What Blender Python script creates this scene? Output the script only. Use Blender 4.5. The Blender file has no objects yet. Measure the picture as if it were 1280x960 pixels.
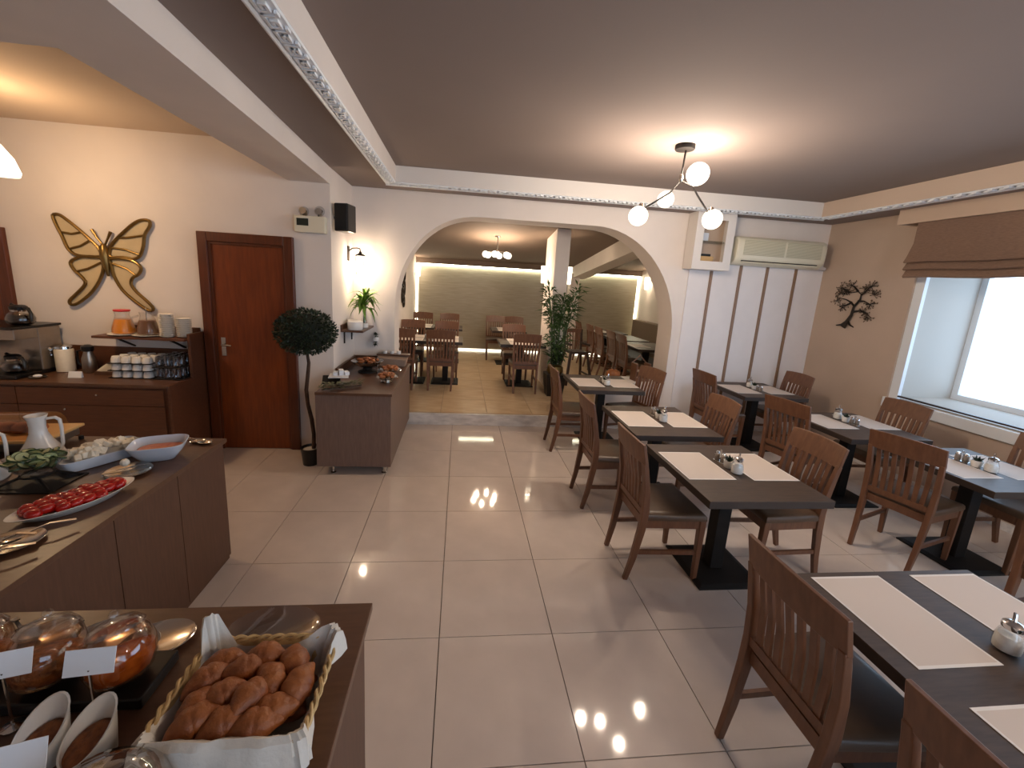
import bpy, bmesh, math, random
from mathutils import Vector, Matrix

PI = math.pi
rnd = random.Random(7)
scene = bpy.context.scene
COL = scene.collection

# ------------------------------------------------------------------ camera
F_PX, PITCH, YAW, ROLL, CAM_H = 513.96, 0.1914, 0.1114, 0.0587, 1.8383
fwd = Vector((math.sin(YAW) * math.cos(PITCH), math.cos(YAW) * math.cos(PITCH), -math.sin(PITCH)))
rgt = Vector((math.cos(YAW), -math.sin(YAW), 0))
up = rgt.cross(fwd)
r2 = math.cos(ROLL) * rgt + math.sin(ROLL) * up
u2 = -math.sin(ROLL) * rgt + math.cos(ROLL) * up
cam_data = bpy.data.cameras.new('camera')
cam_data.sensor_width = 36.0
cam_data.lens = 36.0 * F_PX / 1280.0
cam_data.shift_x = 10.93 / 1280.0
cam_data.shift_y = -27.66 / 1280.0
cam_data.clip_start = 0.02
cam = bpy.data.objects.new('camera', cam_data)
COL.objects.link(cam)
m = Matrix((r2, u2, -fwd)).transposed().to_4x4()
m.translation = Vector((0, 0, CAM_H))
cam.matrix_world = m
scene.camera = cam

# ------------------------------------------------------------------ world, view
world = bpy.data.worlds.new('world')
scene.world = world
world.use_nodes = True
wn = world.node_tree.nodes
wn['Background'].inputs[0].default_value = (0.58, 0.78, 1.0, 1)
wn['Background'].inputs[1].default_value = 1.35
scene.view_settings.view_transform = 'Standard'
scene.view_settings.look = 'None'
scene.view_settings.gamma = 1.0
scene.view_settings.use_curve_mapping = False
scene.view_settings.exposure = 1.72
scene.cycles.use_denoising = True
scene.cycles.max_bounces = 7
scene.cycles.diffuse_bounces = 4
scene.cycles.glossy_bounces = 3
scene.cycles.transparent_max_bounces = 12
scene.cycles.sample_clamp_indirect = 4.0
scene.cycles.caustics_reflective = False
scene.cycles.caustics_refractive = False

# sky portal in the window opening (guides sampling of the daylight)
pd = bpy.data.lights.new('window_portal', 'AREA')
pd.shape = 'RECTANGLE'
pd.size, pd.size_y = 5.4, 1.62
pd.cycles.is_portal = True
po = bpy.data.objects.new('window_portal', pd)
po.location = (5.46, 1.21, 1.62)
po.rotation_euler = (0, PI / 2, 0)
po.rotation_euler = (Matrix(((0, 0, 1), (1, 0, 0), (0, 1, 0)))).to_euler()
COL.objects.link(po)

pd2 = bpy.data.lights.new('front_portal', 'AREA')
pd2.shape = 'RECTANGLE'
pd2.size, pd2.size_y = 3.5, 2.0
pd2.cycles.is_portal = True
po2 = bpy.data.objects.new('front_portal', pd2)
po2.location = (2.5, -2.72, 1.5)
po2.rotation_euler = (-PI / 2, 0, 0)
COL.objects.link(po2)

# lamp strengths (watts)
W_PENDANT, W_SCONCE, W_BUFFET, W_REAR, W_WALLREAR, W_COVE = 25.0, 14.0, 21.0, 6.5, 6.5, 5.0
WARM = (1.0, 0.82, 0.65)
WARMB = (1.0, 0.66, 0.36)
WARM2 = (1.0, 0.77, 0.55)

# ------------------------------------------------------------------ materials
def lin(c):
    return tuple(((v / 255) / 12.92 if v / 255 <= 0.04045 else (((v / 255) + 0.055) / 1.055) ** 2.4) for v in c)

MATS = {}
def mat(name, col, rough=0.5, metal=0.0, var=0.0, vscale=6.0, bump=0.0, bscale=60.0, stretch=None,
        col2=None, emit=None, estr=0.0, coat=0.0, spec=0.5, sub=0.0):
    if name in MATS:
        return MATS[name]
    mt = bpy.data.materials.new(name)
    mt.use_nodes = True
    nt = mt.node_tree
    b = nt.nodes['Principled BSDF']
    c = lin(col)
    b.inputs['Base Color'].default_value = (*c, 1)
    b.inputs['Roughness'].default_value = rough
    b.inputs['Metallic'].default_value = metal
    b.inputs['Specular IOR Level'].default_value = spec
    if coat:
        b.inputs['Coat Weight'].default_value = coat
        b.inputs['Coat Roughness'].default_value = 0.1
    if sub:
        b.inputs['Subsurface Weight'].default_value = sub
        b.inputs['Subsurface Radius'].default_value = (0.01, 0.006, 0.004)
    if emit:
        b.inputs['Emission Color'].default_value = (*lin(emit), 1)
        b.inputs['Emission Strength'].default_value = estr
    tc = nt.nodes.new('ShaderNodeTexCoord')
    src = tc.outputs['Object']
    if stretch:
        mp = nt.nodes.new('ShaderNodeMapping')
        mp.inputs['Scale'].default_value = stretch
        nt.links.new(src, mp.inputs[0])
        src = mp.outputs[0]
    if var or col2:
        n = nt.nodes.new('ShaderNodeTexNoise')
        n.inputs['Scale'].default_value = vscale
        n.inputs['Detail'].default_value = 5
        nt.links.new(src, n.inputs['Vector'])
        r = nt.nodes.new('ShaderNodeValToRGB')
        r.color_ramp.elements[0].position = 0.3
        r.color_ramp.elements[1].position = 0.7
        ca = lin(col2) if col2 else tuple(v * (1 - var) for v in c)
        cb = c if col2 else tuple(min(1, v * (1 + var)) for v in c)
        r.color_ramp.elements[0].color = (*ca, 1)
        r.color_ramp.elements[1].color = (*cb, 1)
        nt.links.new(n.outputs[0], r.inputs[0])
        nt.links.new(r.outputs[0], b.inputs['Base Color'])
    if bump:
        n2 = nt.nodes.new('ShaderNodeTexNoise')
        n2.inputs['Scale'].default_value = bscale
        n2.inputs['Detail'].default_value = 4
        nt.links.new(src, n2.inputs['Vector'])
        bp = nt.nodes.new('ShaderNodeBump')
        bp.inputs['Strength'].default_value = bump
        bp.inputs['Distance'].default_value = 0.01
        nt.links.new(n2.outputs[0], bp.inputs['Height'])
        nt.links.new(bp.outputs[0], b.inputs['Normal'])
    MATS[name] = mt
    return mt

def glass(name, tint=(255, 255, 255), gloss=0.12, rough=0.02):
    """thin clear glass: see-through with fresnel gloss, lets light pass"""
    if name in MATS:
        return MATS[name]
    mt = bpy.data.materials.new(name)
    mt.use_nodes = True
    nt = mt.node_tree
    nt.nodes.remove(nt.nodes['Principled BSDF'])
    out = nt.nodes['Material Output']
    tr = nt.nodes.new('ShaderNodeBsdfTransparent')
    tr.inputs[0].default_value = (*lin(tint), 1)
    gl = nt.nodes.new('ShaderNodeBsdfGlossy')
    gl.inputs['Roughness'].default_value = rough
    lw = nt.nodes.new('ShaderNodeLayerWeight')
    lw.inputs[0].default_value = 0.25
    mr = nt.nodes.new('ShaderNodeMapRange')
    mr.inputs[3].default_value = gloss * 0.5
    mr.inputs[4].default_value = min(1, gloss * 5)
    nt.links.new(lw.outputs['Facing'], mr.inputs[0])
    mx = nt.nodes.new('ShaderNodeMixShader')
    nt.links.new(mr.outputs[0], mx.inputs[0])
    nt.links.new(tr.outputs[0], mx.inputs[1])
    nt.links.new(gl.outputs[0], mx.inputs[2])
    nt.links.new(mx.outputs[0], out.inputs[0])
    MATS[name] = mt
    return mt

def glow(name, col, strength, see=0.0):
    """lamp glass or LED that gives off light; see = share that stays see-through"""
    if name in MATS:
        return MATS[name]
    mt = bpy.data.materials.new(name)
    mt.use_nodes = True
    nt = mt.node_tree
    nt.nodes.remove(nt.nodes['Principled BSDF'])
    out = nt.nodes['Material Output']
    em = nt.nodes.new('ShaderNodeEmission')
    em.inputs[0].default_value = (*lin(col), 1)
    em.inputs[1].default_value = strength
    if see:
        tr = nt.nodes.new('ShaderNodeBsdfTransparent')
        mx = nt.nodes.new('ShaderNodeMixShader')
        mx.inputs[0].default_value = see
        nt.links.new(em.outputs[0], mx.inputs[1])
        nt.links.new(tr.outputs[0], mx.inputs[2])
        nt.links.new(mx.outputs[0], out.inputs[0])
    else:
        nt.links.new(em.outputs[0], out.inputs[0])
    MATS[name] = mt
    return mt

M_WALL = mat('wall_paint', (224, 214, 206), 0.85, var=0.03, vscale=3, bump=0.05, bscale=180)
M_WALLR = mat('wall_paint_tan', (192, 171, 153), 0.85, var=0.03, vscale=3, bump=0.05, bscale=180)
M_CEIL = mat('ceiling_taupe', (136, 122, 116), 0.9, var=0.02, vscale=2)
M_CEILW = mat('ceiling_warm', (196, 176, 156), 0.9, var=0.02, vscale=2)
M_REVEAL = mat('reveal_plaster', (186, 178, 168), 0.8)
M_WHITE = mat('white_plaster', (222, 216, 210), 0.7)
M_TRAYR = mat('fascia_lamplit', (206, 186, 168), 0.8)  # window-side tray face: its warm lamplight is put into the colour
M_TILE = mat('polished_tile', (204, 190, 180), 0.06, var=0.05, vscale=5, spec=0.38)
M_GROUT = mat('grout', (120, 108, 98), 0.8)
M_TILE2 = mat('honey_marble', (206, 182, 150), 0.16, col2=(188, 162, 130), vscale=4, stretch=(1, 2.2, 1), spec=0.45)
M_MARBLE = mat('grey_marble', (226, 222, 218), 0.25, col2=(188, 184, 182), vscale=7, stretch=(1, 3, 3))
M_CHAIR = mat('chair_wood', (116, 78, 54), 0.42, col2=(98, 63, 43), vscale=9, stretch=(6, 6, 0.7))
M_LEATHER = mat('brown_leather', (84, 64, 48), 0.38, var=0.08, vscale=20, bump=0.06, bscale=250)
M_TOP = mat('table_laminate', (78, 62, 51), 0.5, col2=(62, 49, 41), vscale=12, stretch=(1, 8, 1))
M_EDGE = mat('table_edge', (52, 42, 37), 0.45)
M_BLACK = mat('black_metal', (24, 20, 18), 0.6, metal=0.0, spec=0.3, var=0.1)
M_MAT = None
M_COUNTER = mat('counter_laminate', (96, 66, 50), 0.5, col2=(84, 57, 43), vscale=10, stretch=(7, 7, 0.8))
M_SIDEB = mat('side_buffet_laminate', (122, 98, 86), 0.5, col2=(108, 86, 75), vscale=10, stretch=(7, 7, 0.8))
M_CTOP = mat('counter_top', (98, 68, 50), 0.35, col2=(86, 58, 42), vscale=10, stretch=(1, 6, 1))
M_CABW = mat('cabinet_wood', (98, 58, 36), 0.45, col2=(84, 48, 29), vscale=8, stretch=(0.9, 6, 7))
M_GAP = mat('shadow_gap', (40, 28, 22), 0.8)
M_DOOR = mat('mahogany', (124, 58, 20), 0.32, col2=(102, 44, 14), vscale=7, stretch=(7, 7, 0.6))
M_DOORF = mat('mahogany_frame', (96, 46, 22), 0.35, col2=(78, 36, 16), vscale=7, stretch=(7, 7, 0.6))
M_GOLD = mat('antique_gold', (132, 106, 62), 0.34, metal=0.9, var=0.15, vscale=9)
M_GOLDP = mat('gold_panel', (192, 172, 136), 0.5, metal=0.0, var=0.08)
M_CHROME = mat('chrome', (205, 205, 205), 0.12, metal=1.0)
M_STEEL = mat('brushed_steel', (165, 155, 145), 0.32, metal=0.9, var=0.05, vscale=30)
M_PORC = mat('porcelain', (226, 222, 216), 0.22, spec=0.5)
M_PORCB = mat('porcelain_cool', (206, 212, 222), 0.2)
M_PLASTIC = mat('black_plastic', (20, 18, 18), 0.3)
M_BEIGEP = mat('cream_plastic', (224, 217, 194), 0.4)
M_GLASS = glass('clear_glass', (248, 248, 248), 0.12)
M_GLASSA = glass('amber_glass', (246, 226, 206), 0.14)
M_PAPER = mat('paper', (222, 224, 228), 0.8)
M_NAPKIN = mat('napkin', (206, 200, 190), 0.9, bump=0.15, bscale=90)
M_WICKER = mat('wicker', (206, 176, 124), 0.6, col2=(170, 136, 86), vscale=40)
M_CRUST = mat('croissant_crust', (166, 96, 44), 0.5, col2=(104, 50, 20), vscale=22, bump=0.5, bscale=70)
M_BREAD = mat('pastry', (168, 98, 46), 0.6, col2=(118, 62, 26), vscale=30, bump=0.5, bscale=80)
M_TOMATO = mat('tomato', (188, 26, 16), 0.25, col2=(150, 14, 10), vscale=40, spec=0.6)
M_CUKE = mat('cucumber_flesh', (196, 200, 150), 0.4, var=0.06, vscale=60)
M_CUKES = mat('cucumber_skin', (44, 66, 30), 0.45)
M_FETA = mat('feta', (232, 222, 202), 0.7, var=0.04, vscale=40)
M_STEW = mat('stew', (206, 122, 66), 0.4, col2=(176, 76, 40), vscale=40, bump=0.4)
M_JUICE = mat('orange_juice', (238, 146, 30), 0.3)
M_JUICE2 = mat('brown_juice', (122, 84, 56), 0.3)
M_RED = mat('red_plastic', (200, 30, 26), 0.4)
M_LEAF = mat('leaf_dark', (34, 52, 26), 0.55, col2=(18, 30, 14), vscale=30)
M_LEAF2 = mat('leaf_bright', (112, 148, 44), 0.5, col2=(66, 104, 26), vscale=20)
M_LEAF3 = mat('leaf_bamboo', (76, 104, 50), 0.55, col2=(44, 68, 30), vscale=20)
M_BARK = mat('bark', (74, 50, 34), 0.8, col2=(52, 34, 24), vscale=25, bump=0.5)
M_SOIL = mat('soil', (46, 34, 26), 0.95, bump=0.6)
M_BLIND = mat('blind_fabric', (144, 116, 98), 0.85, col2=(128, 102, 86), vscale=30, stretch=(1, 1, 6), bump=0.15, bscale=300)
M_VAL = mat('valance_paint', (204, 180, 158), 0.8)
M_STRIP = mat('wood_strip', (138, 108, 84), 0.5)
M_PANEL = mat('white_panel', (228, 222, 220), 0.6, var=0.02)
M_REARP = mat('rear_wallpaper', (164, 156, 138), 0.5, col2=(144, 136, 118), vscale=5, stretch=(0.6, 1, 9))
M_FRAME = mat('white_frame', (232, 236, 240), 0.4)
M_SUGAR = mat('sugar', (236, 234, 228), 0.8)
M_SILVER = mat('silver', (200, 192, 182), 0.18, metal=1.0)
M_DARKART = mat('dark_iron', (46, 38, 32), 0.45, metal=0.6)
M_LED = glow('led_strip', (255, 250, 218), 6.0)
M_GLOBE = glow('lit_globe', (255, 236, 205), 1.6, see=0.5)
M_BULB = glow('lit_bulb', (255, 226, 180), 14.0)
M_SHADE = glow('lit_shade', (255, 236, 205), 2.2, see=0.3)
M_STICK = mat('sign_dark', (30, 40, 34), 0.4)
M_CEREAL = mat('cereal', (150, 88, 44), 0.7, col2=(104, 54, 24), vscale=60, bump=0.7, bscale=60)
M_COFFEE = mat('coffee', (26, 14, 8), 0.2)
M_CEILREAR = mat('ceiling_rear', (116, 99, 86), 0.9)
M_DWOOD = mat('dark_wood', (58, 36, 26), 0.4, col2=(44, 26, 18), vscale=9, stretch=(6, 6, 0.7))
M_BENCH = mat('bench_fabric', (120, 104, 88), 0.85)
M_PUMP = mat('pumpkin', (150, 92, 46), 0.6, col2=(116, 66, 30), vscale=12)
M_BURLAP = mat('burlap', (150, 126, 108), 0.9, bump=0.3, bscale=200)
M_GARL = mat('olive_leaf', (106, 104, 72), 0.7, col2=(70, 72, 48), vscale=20)

def make_placemat_material():
    mt = bpy.data.materials.new('placemat_print')
    mt.use_nodes = True
    nt = mt.node_tree
    b = nt.nodes['Principled BSDF']
    b.inputs['Roughness'].default_value = 0.65
    tc = nt.nodes.new('ShaderNodeTexCoord')
    sx = nt.nodes.new('ShaderNodeSeparateXYZ')
    nt.links.new(tc.outputs['Generated'], sx.inputs[0])
    def edge(o):
        a = nt.nodes.new('ShaderNodeMath'); a.operation = 'SUBTRACT'; a.inputs[1].default_value = 0.5
        nt.links.new(o, a.inputs[0])
        c = nt.nodes.new('ShaderNodeMath'); c.operation = 'ABSOLUTE'
        nt.links.new(a.outputs[0], c.inputs[0])
        return c.outputs[0]
    ex, ey = edge(sx.outputs[0]), edge(sx.outputs[1])
    mxm = nt.nodes.new('ShaderNodeMath'); mxm.operation = 'MAXIMUM'
    nt.links.new(ex, mxm.inputs[0]); nt.links.new(ey, mxm.inputs[1])
    gt = nt.nodes.new('ShaderNodeMath'); gt.operation = 'GREATER_THAN'; gt.inputs[1].default_value = 0.474
    nt.links.new(mxm.outputs[0], gt.inputs[0])
    # faint emblem in the middle
    vm = nt.nodes.new('ShaderNodeVectorMath'); vm.operation = 'DISTANCE'
    vm.inputs[1].default_value = (0.5, 0.5, 0.5)
    nt.links.new(tc.outputs['Generated'], vm.inputs[0])
    lt = nt.nodes.new('ShaderNodeMapRange')
    lt.inputs[1].default_value = 0.05; lt.inputs[2].default_value = 0.2
    lt.inputs[3].default_value = 0.55; lt.inputs[4].default_value = 0.0
    nt.links.new(vm.outputs['Value'], lt.inputs[0])
    ns = nt.nodes.new('ShaderNodeTexNoise'); ns.inputs['Scale'].default_value = 9
    nt.links.new(tc.outputs['Generated'], ns.inputs['Vector'])
    ml = nt.nodes.new('ShaderNodeMath'); ml.operation = 'MULTIPLY'
    nt.links.new(lt.outputs[0], ml.inputs[0]); nt.links.new(ns.outputs[0], ml.inputs[1])
    m1 = nt.nodes.new('ShaderNodeMix'); m1.data_type = 'RGBA'
    m1.inputs[6].default_value = (*lin((208, 196, 187)), 1)
    m1.inputs[7].default_value = (*lin((186, 160, 140)), 1)
    nt.links.new(ml.outputs[0], m1.inputs[0])
    m2 = nt.nodes.new('ShaderNodeMix'); m2.data_type = 'RGBA'
    m2.inputs[7].default_value = (*lin((228, 224, 220)), 1)
    nt.links.new(gt.outputs[0], m2.inputs[0])
    nt.links.new(m1.outputs[2], m2.inputs[6])
    nt.links.new(m2.outputs[2], b.inputs['Base Color'])
    return mt
M_MAT = make_placemat_material()

# ------------------------------------------------------------------ mesh helpers
class MB:
    def __init__(self):
        self.v, self.f = [], []
    def add(self, vs, fs):
        o = len(self.v)
        self.v += [tuple(p) for p in vs]
        self.f += [tuple(i + o for i in q) for q in fs]
        return self
    def box(self, x0, x1, y0, y1, z0, z1, M=None):
        vs = [Vector(p) for p in ((x0, y0, z0), (x1, y0, z0), (x1, y1, z0), (x0, y1, z0),
                                  (x0, y0, z1), (x1, y0, z1), (x1, y1, z1), (x0, y1, z1))]
        if M is not None:
            vs = [M @ p for p in vs]
        return self.add(vs, [(0, 3, 2, 1), (4, 5, 6, 7), (0, 1, 5, 4), (1, 2, 6, 5), (2, 3, 7, 6), (3, 0, 4, 7)])
    def loft(self, rings, closed=True, caps=True):
        n = len(rings[0])
        vs = [p for r in rings for p in r]
        fs = []
        for i in range(len(rings) - 1):
            for j in range(n if closed else n - 1):
                k = (j + 1) % n
                fs.append((i * n + j, i * n + k, (i + 1) * n + k, (i + 1) * n + j))
        if caps and closed:
            fs.append(tuple(range(n))[::-1])
            fs.append(tuple((len(rings) - 1) * n + j for j in range(n)))
        return self.add(vs, fs)
    def tube(self, pts, r, n=8, closed=False, flat=1.0, nrm=None):
        pts = [Vector(p) for p in pts]
        k = len(pts)
        rs = r if isinstance(r, (list, tuple)) else [r] * k
        rings = []
        nv = None
        for i, p in enumerate(pts):
            a = pts[i - 1] if (i or closed) else pts[0]
            b = pts[(i + 1) % k] if (i < k - 1 or closed) else pts[-1]
            t = (b - a)
            t = t.normalized() if t.length > 1e-9 else Vector((0, 0, 1))
            if nv is None:
                ref = Vector(nrm) if nrm else (Vector((0, 0, 1)) if abs(t.z) < 0.9 else Vector((1, 0, 0)))
                nv = (ref - t * ref.dot(t)).normalized()
            else:
                nv = (nv - t * nv.dot(t))
                nv = nv.normalized() if nv.length > 1e-6 else Vector((1, 0, 0))
            bv = t.cross(nv)
            rings.append([p + nv * (rs[i] * math.cos(2 * PI * j / n)) + bv * (rs[i] * flat * math.sin(2 * PI * j / n)) for j in range(n)])
        if closed:
            rings.append(rings[0])
            return self.loft(rings, True, False)
        return self.loft(rings, True, True)
    def bar(self, pts, w, d, wdir=(1, 0, 0)):
        """rectangular section swept along pts; w along wdir, d across (lists allowed)"""
        pts = [Vector(p) for p in pts]
        k = len(pts)
        ws = w if isinstance(w, (list, tuple)) else [w] * k
        ds = d if isinstance(d, (list, tuple)) else [d] * k
        W = Vector(wdir).normalized()
        rings = []
        for i, p in enumerate(pts):
            t = (pts[min(i + 1, k - 1)] - pts[max(i - 1, 0)]).normalized()
            a = (W - t * W.dot(t)).normalized()
            b = t.cross(a)
            a, b = a * ws[i] / 2, b * ds[i] / 2
            rings.append([p - a - b, p + a - b, p + a + b, p - a + b])
        return self.loft(rings)
    def lathe(self, prof, n=20, c=(0, 0, 0), sx=1.0, sy=1.0, M=None, close=True):
        rings = []
        for r, z in prof:
            ring = [Vector((c[0] + r * sx * math.cos(2 * PI * j / n), c[1] + r * sy * math.sin(2 * PI * j / n), c[2] + z)) for j in range(n)]
            if M is not None:
                ring = [M @ p for p in ring]
            rings.append(ring)
        return self.loft(rings, True, close)
    def ball(self, c, r, n=12, k=8, M=None):
        rx, ry, rz = r if isinstance(r, (list, tuple)) else (r, r, r)
        rings = []
        for i in range(1, k):
            t = -PI / 2 + PI * i / k
            ring = [Vector((c[0] + rx * math.cos(t) * math.cos(2 * PI * j / n), c[1] + ry * math.cos(t) * math.sin(2 * PI * j / n), c[2] + rz * math.sin(t))) for j in range(n)]
            if M is not None:
                ring = [M @ p for p in ring]
            rings.append(ring)
        return self.loft(rings, True, True)
    def prism(self, poly, a0, a1, plane='xy'):
        def P(u, v, w):
            return {'xy': (u, v, w), 'xz': (u, w, v), 'yz': (w, u, v)}[plane]
        n = len(poly)
        vs = [P(u, v, a0) for u, v in poly] + [P(u, v, a1) for u, v in poly]
        fs = [tuple(range(n))[::-1], tuple(range(n, 2 * n))] + [(i, (i + 1) % n, n + (i + 1) % n, n + i) for i in range(n)]
        return self.add(vs, fs)
    def mesh(self, name, mt, smooth=False):
        me = bpy.data.meshes.new(name)
        me.from_pydata(self.v, [], self.f)
        bm = bmesh.new()
        bm.from_mesh(me)
        bmesh.ops.recalc_face_normals(bm, faces=bm.faces)
        bm.to_mesh(me)
        bm.free()
        if smooth:
            me.polygons.foreach_set('use_smooth', [True] * len(me.polygons))
            me.set_sharp_from_angle(angle=math.radians(42))
        if mt:
            me.materials.append(mt)
        me.update()
        return me
    def build(self, name, mt, parent=None, smooth=False, bevel=0.0, loc=None, rot=None):
        return link(name, self.mesh(name, mt, smooth), parent, bevel, loc, rot)

def link(name, me, parent=None, bevel=0.0, loc=None, rot=None):
    o = bpy.data.objects.new(name, me)
    COL.objects.link(o)
    if parent:
        o.parent = parent
    if loc:
        o.location = loc
    if rot:
        o.rotation_euler = rot
    if bevel:
        md = o.modifiers.new('edge', 'BEVEL')
        md.width = bevel
        md.segments = 2
        md.limit_method = 'ANGLE'
    return o

def tag(o, label, cat, group=None):
    o['label'] = label
    o['category'] = cat
    if group:
        o['group'] = group
    return o

def struct(o):
    o['kind'] = 'structure'
    return o

def thing(name, label, cat, loc=(0, 0, 0), rz=0.0, group=None):
    o = bpy.data.objects.new(name, None)
    o.empty_display_size = 0.1
    COL.objects.link(o)
    o.location = loc
    o.rotation_euler = (0, 0, rz)
    return tag(o, label, cat, group)

def dup(root, loc, rz, label, group=None):
    r = root.copy()
    COL.objects.link(r)
    r.location = loc
    r.rotation_euler = (0, 0, rz)
    r['label'] = label
    if group:
        r['group'] = group
    for ch in list(root.children):
        c = ch.copy()
        COL.objects.link(c)
        c.parent = r
        for g in list(ch.children):
            d = g.copy()
            COL.objects.link(d)
            d.parent = c
    return r

def lamp(name, loc, watts, col, parent=None, size=0.04):
    d = bpy.data.lights.new(name, 'POINT')
    d.energy = watts
    d.color = col
    d.shadow_soft_size = size
    o = bpy.data.objects.new(name, d)
    COL.objects.link(o)
    o.location = loc
    if parent:
        o.parent = parent
    return o

def B(x0, x1, y0, y1, z0, z1):
    return MB().box(x0, x1, y0, y1, z0, z1)

# ================================================================== THE SETTING
XR, YB, YD, XS = 4.70, 5.07, 4.26, -1.26        # window wall, arch wall, door wall, side return
ZS, ZT, ZL, ZB = 2.80, 2.96, 2.97, 2.65           # soffit, tray, buffet ceiling, beam bottom
XL, YF, YREAR, ZR = -4.95, -2.6, 10.0, 0.15
XRL, XRR = -1.05, 4.40                            # rear room side walls

# --- main floor: slab plus single tiles
fl = struct(B(XL, XR + 0.1, YF, YB, -0.12, -0.012).build('floor', M_GROUT))
TS, gx, gy, gap = 0.6, -0.0442, 1.246, 0.0022
full = None
for i in range(-9, 9):
    for j in range(-7, 8):
        x0, x1 = gx + i * TS, gx + (i + 1) * TS
        y0, y1 = gy + j * TS, gy + (j + 1) * TS
        ymax = YD if x1 <= XS + 0.3 and x0 < XS - 0.3 else YB
        cx0, cx1, cy0, cy1 = max(x0, XL), min(x1, XR), max(y0, YF), min(y1, ymax)
        if cx1 - cx0 < 0.02 or cy1 - cy0 < 0.02:
            continue
        isfull = abs(cx1 - cx0 - TS) < 1e-6 and abs(cy1 - cy0 - TS) < 1e-6
        if isfull and full:
            o = link('tile', full, fl)
        else:
            me = B(gap, cx1 - cx0 - gap, gap, cy1 - cy0 - gap, -0.012, 0.0).mesh('tile', M_TILE)
            if isfull:
                full = me
            o = link('tile', me, fl)
        o.location = (cx0, cy0, 0)

# --- rear room floor
fr = struct(B(XRL - 0.1, XRR + 0.1, YB + 0.02, YREAR + 0.2, -0.02, ZR - 0.012).build('floor_rear', M_GROUT))
full = None
for i in range(-2, 9):
    for j in range(0, 10):
        x0, y0 = XRL + 0.25 + i * TS, YB + 0.05 + j * TS
        cx0, cx1, cy0, cy1 = max(x0, XRL), min(x0 + TS, XRR), max(y0, YB + 0.02), min(y0 + TS, YREAR + 0.1)
        if cx1 - cx0 < 0.02 or cy1 - cy0 < 0.02:
            continue
        isfull = abs(cx1 - cx0 - TS) < 1e-6 and abs(cy1 - cy0 - TS) < 1e-6
        if isfull and full:
            o = link('tile', full, fr)
        else:
            me = B(gap, cx1 - cx0 - gap, gap, cy1 - cy0 - gap, -0.012, 0.0).mesh('tile', M_TILE2)
            if isfull:
                full = me
            o = link('tile', me, fr)
        o.location = (cx0, cy0, ZR)
# marble step nosing
struct(B(-0.775, 1.93, YB - 0.012, YB + 0.02, 0.0, ZR + 0.001).build('trim_step', M_MARBLE, bevel=0.004))

# --- arch wall with its opening
def arch_profile():
    pts = []
    a, b, cx, cz = 0.98, 1.17, 0.20, 1.40
    for k in range(0, 19):
        t = PI - (PI / 2) * k / 18
        ct, st = math.cos(t), math.sin(t)
        e = 0.94
        pts.append((cx - a * abs(ct) ** e, cz + b * abs(st) ** e))
    a, b, cx, cz = 1.14, 1.30, 1.60, 1.27
    for k in range(0, 19):
        t = (PI / 2) * (1 - k / 18)
        pts.append((cx + a * math.cos(t), cz + b * math.sin(t)))
    return pts
AP = arch_profile()
WT = 0.38                                        # thickness of the arch wall
ZTOP = 3.05
def arch_wall():
    mb = MB()
    y0, y1 = YB, YB + WT
    n = len(AP)
    vs, fs = [], []
    for (x, z) in AP:
        vs += [(x, y0, z), (x, y0, ZTOP), (x, y1, ZTOP), (x, y1, z)]
    for i in range(n - 1):
        a, b = 4 * i, 4 * (i + 1)
        fs += [(a, b, b + 1, a + 1), (a + 3, a + 2, b + 2, b + 3), (a, a + 3, b + 3, b), (a + 1, b + 1, b + 2, a + 2)]
    mb.add(vs, fs)
    mb.box(XS - 0.3, AP[0][0], y0, y1, 0, ZTOP)
    mb.box(AP[-1][0], XR + 0.6, y0, y1, 0, ZTOP)
    return mb
struct(arch_wall().build('wall_arch', M_WALL, smooth=True))
# low parapet in the right part of the opening
struct(B(1.93, 2.74, YB + 0.005, YB + 0.38, 0, 0.60).build('wall_parapet', M_WALL))
struct(B(1.915, 2.738, YB - 0.01, YB + 0.40, 0.60, 0.63).build('trim_parapet', M_WHITE, bevel=0.004))

# --- door wall, side return, left / front walls
struct(B(XL - 0.2, XS, YD, YD + 0.15, 0, 3.05).build('wall_back', M_WALL))
struct(B(XS - 0.15, XS, YD + 0.15, YB, 0, 3.05).build('wall_side', M_WALL))
struct(B(XL - 0.2, XL, YF, YD, 0, 3.05).build('wall_left', M_WALL))
FX0, FX1, FZ0, FZ1 = 0.7, 4.2, 0.5, 2.5
struct(MB().box(XL - 0.2, FX0, YF - 0.2, YF, 0, 3.05).box(FX1, XR + 0.6, YF - 0.2, YF, 0, 3.05).box(FX0, FX1, YF - 0.2, YF, 0, FZ0).box(FX0, FX1, YF - 0.2, YF, FZ1, 3.05).build('wall_front', M_WALL))
w2 = struct(bpy.data.objects.new('window_2', None))
COL.objects.link(w2)
fr_ = MB().box(FX0, FX1, YF - 0.12, YF - 0.06, FZ0, FZ0 + 0.06).box(FX0, FX1, YF - 0.12, YF - 0.06, FZ1 - 0.06, FZ1)
for x in (FX0, 2.42, FX1 - 0.06):
    fr_.box(x, x + 0.06, YF - 0.12, YF - 0.06, FZ0 + 0.06, FZ1 - 0.06)
fr_.build('window_frame', M_FRAME, w2)
for (a, b) in ((FX0 + 0.06, 2.42), (2.48, FX1 - 0.06)):
    B(a, b, YF - 0.092, YF - 0.086, FZ0 + 0.06, FZ1 - 0.06).build('pane', glass('window_glass', (250, 252, 255), 0.05), w2)
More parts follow.
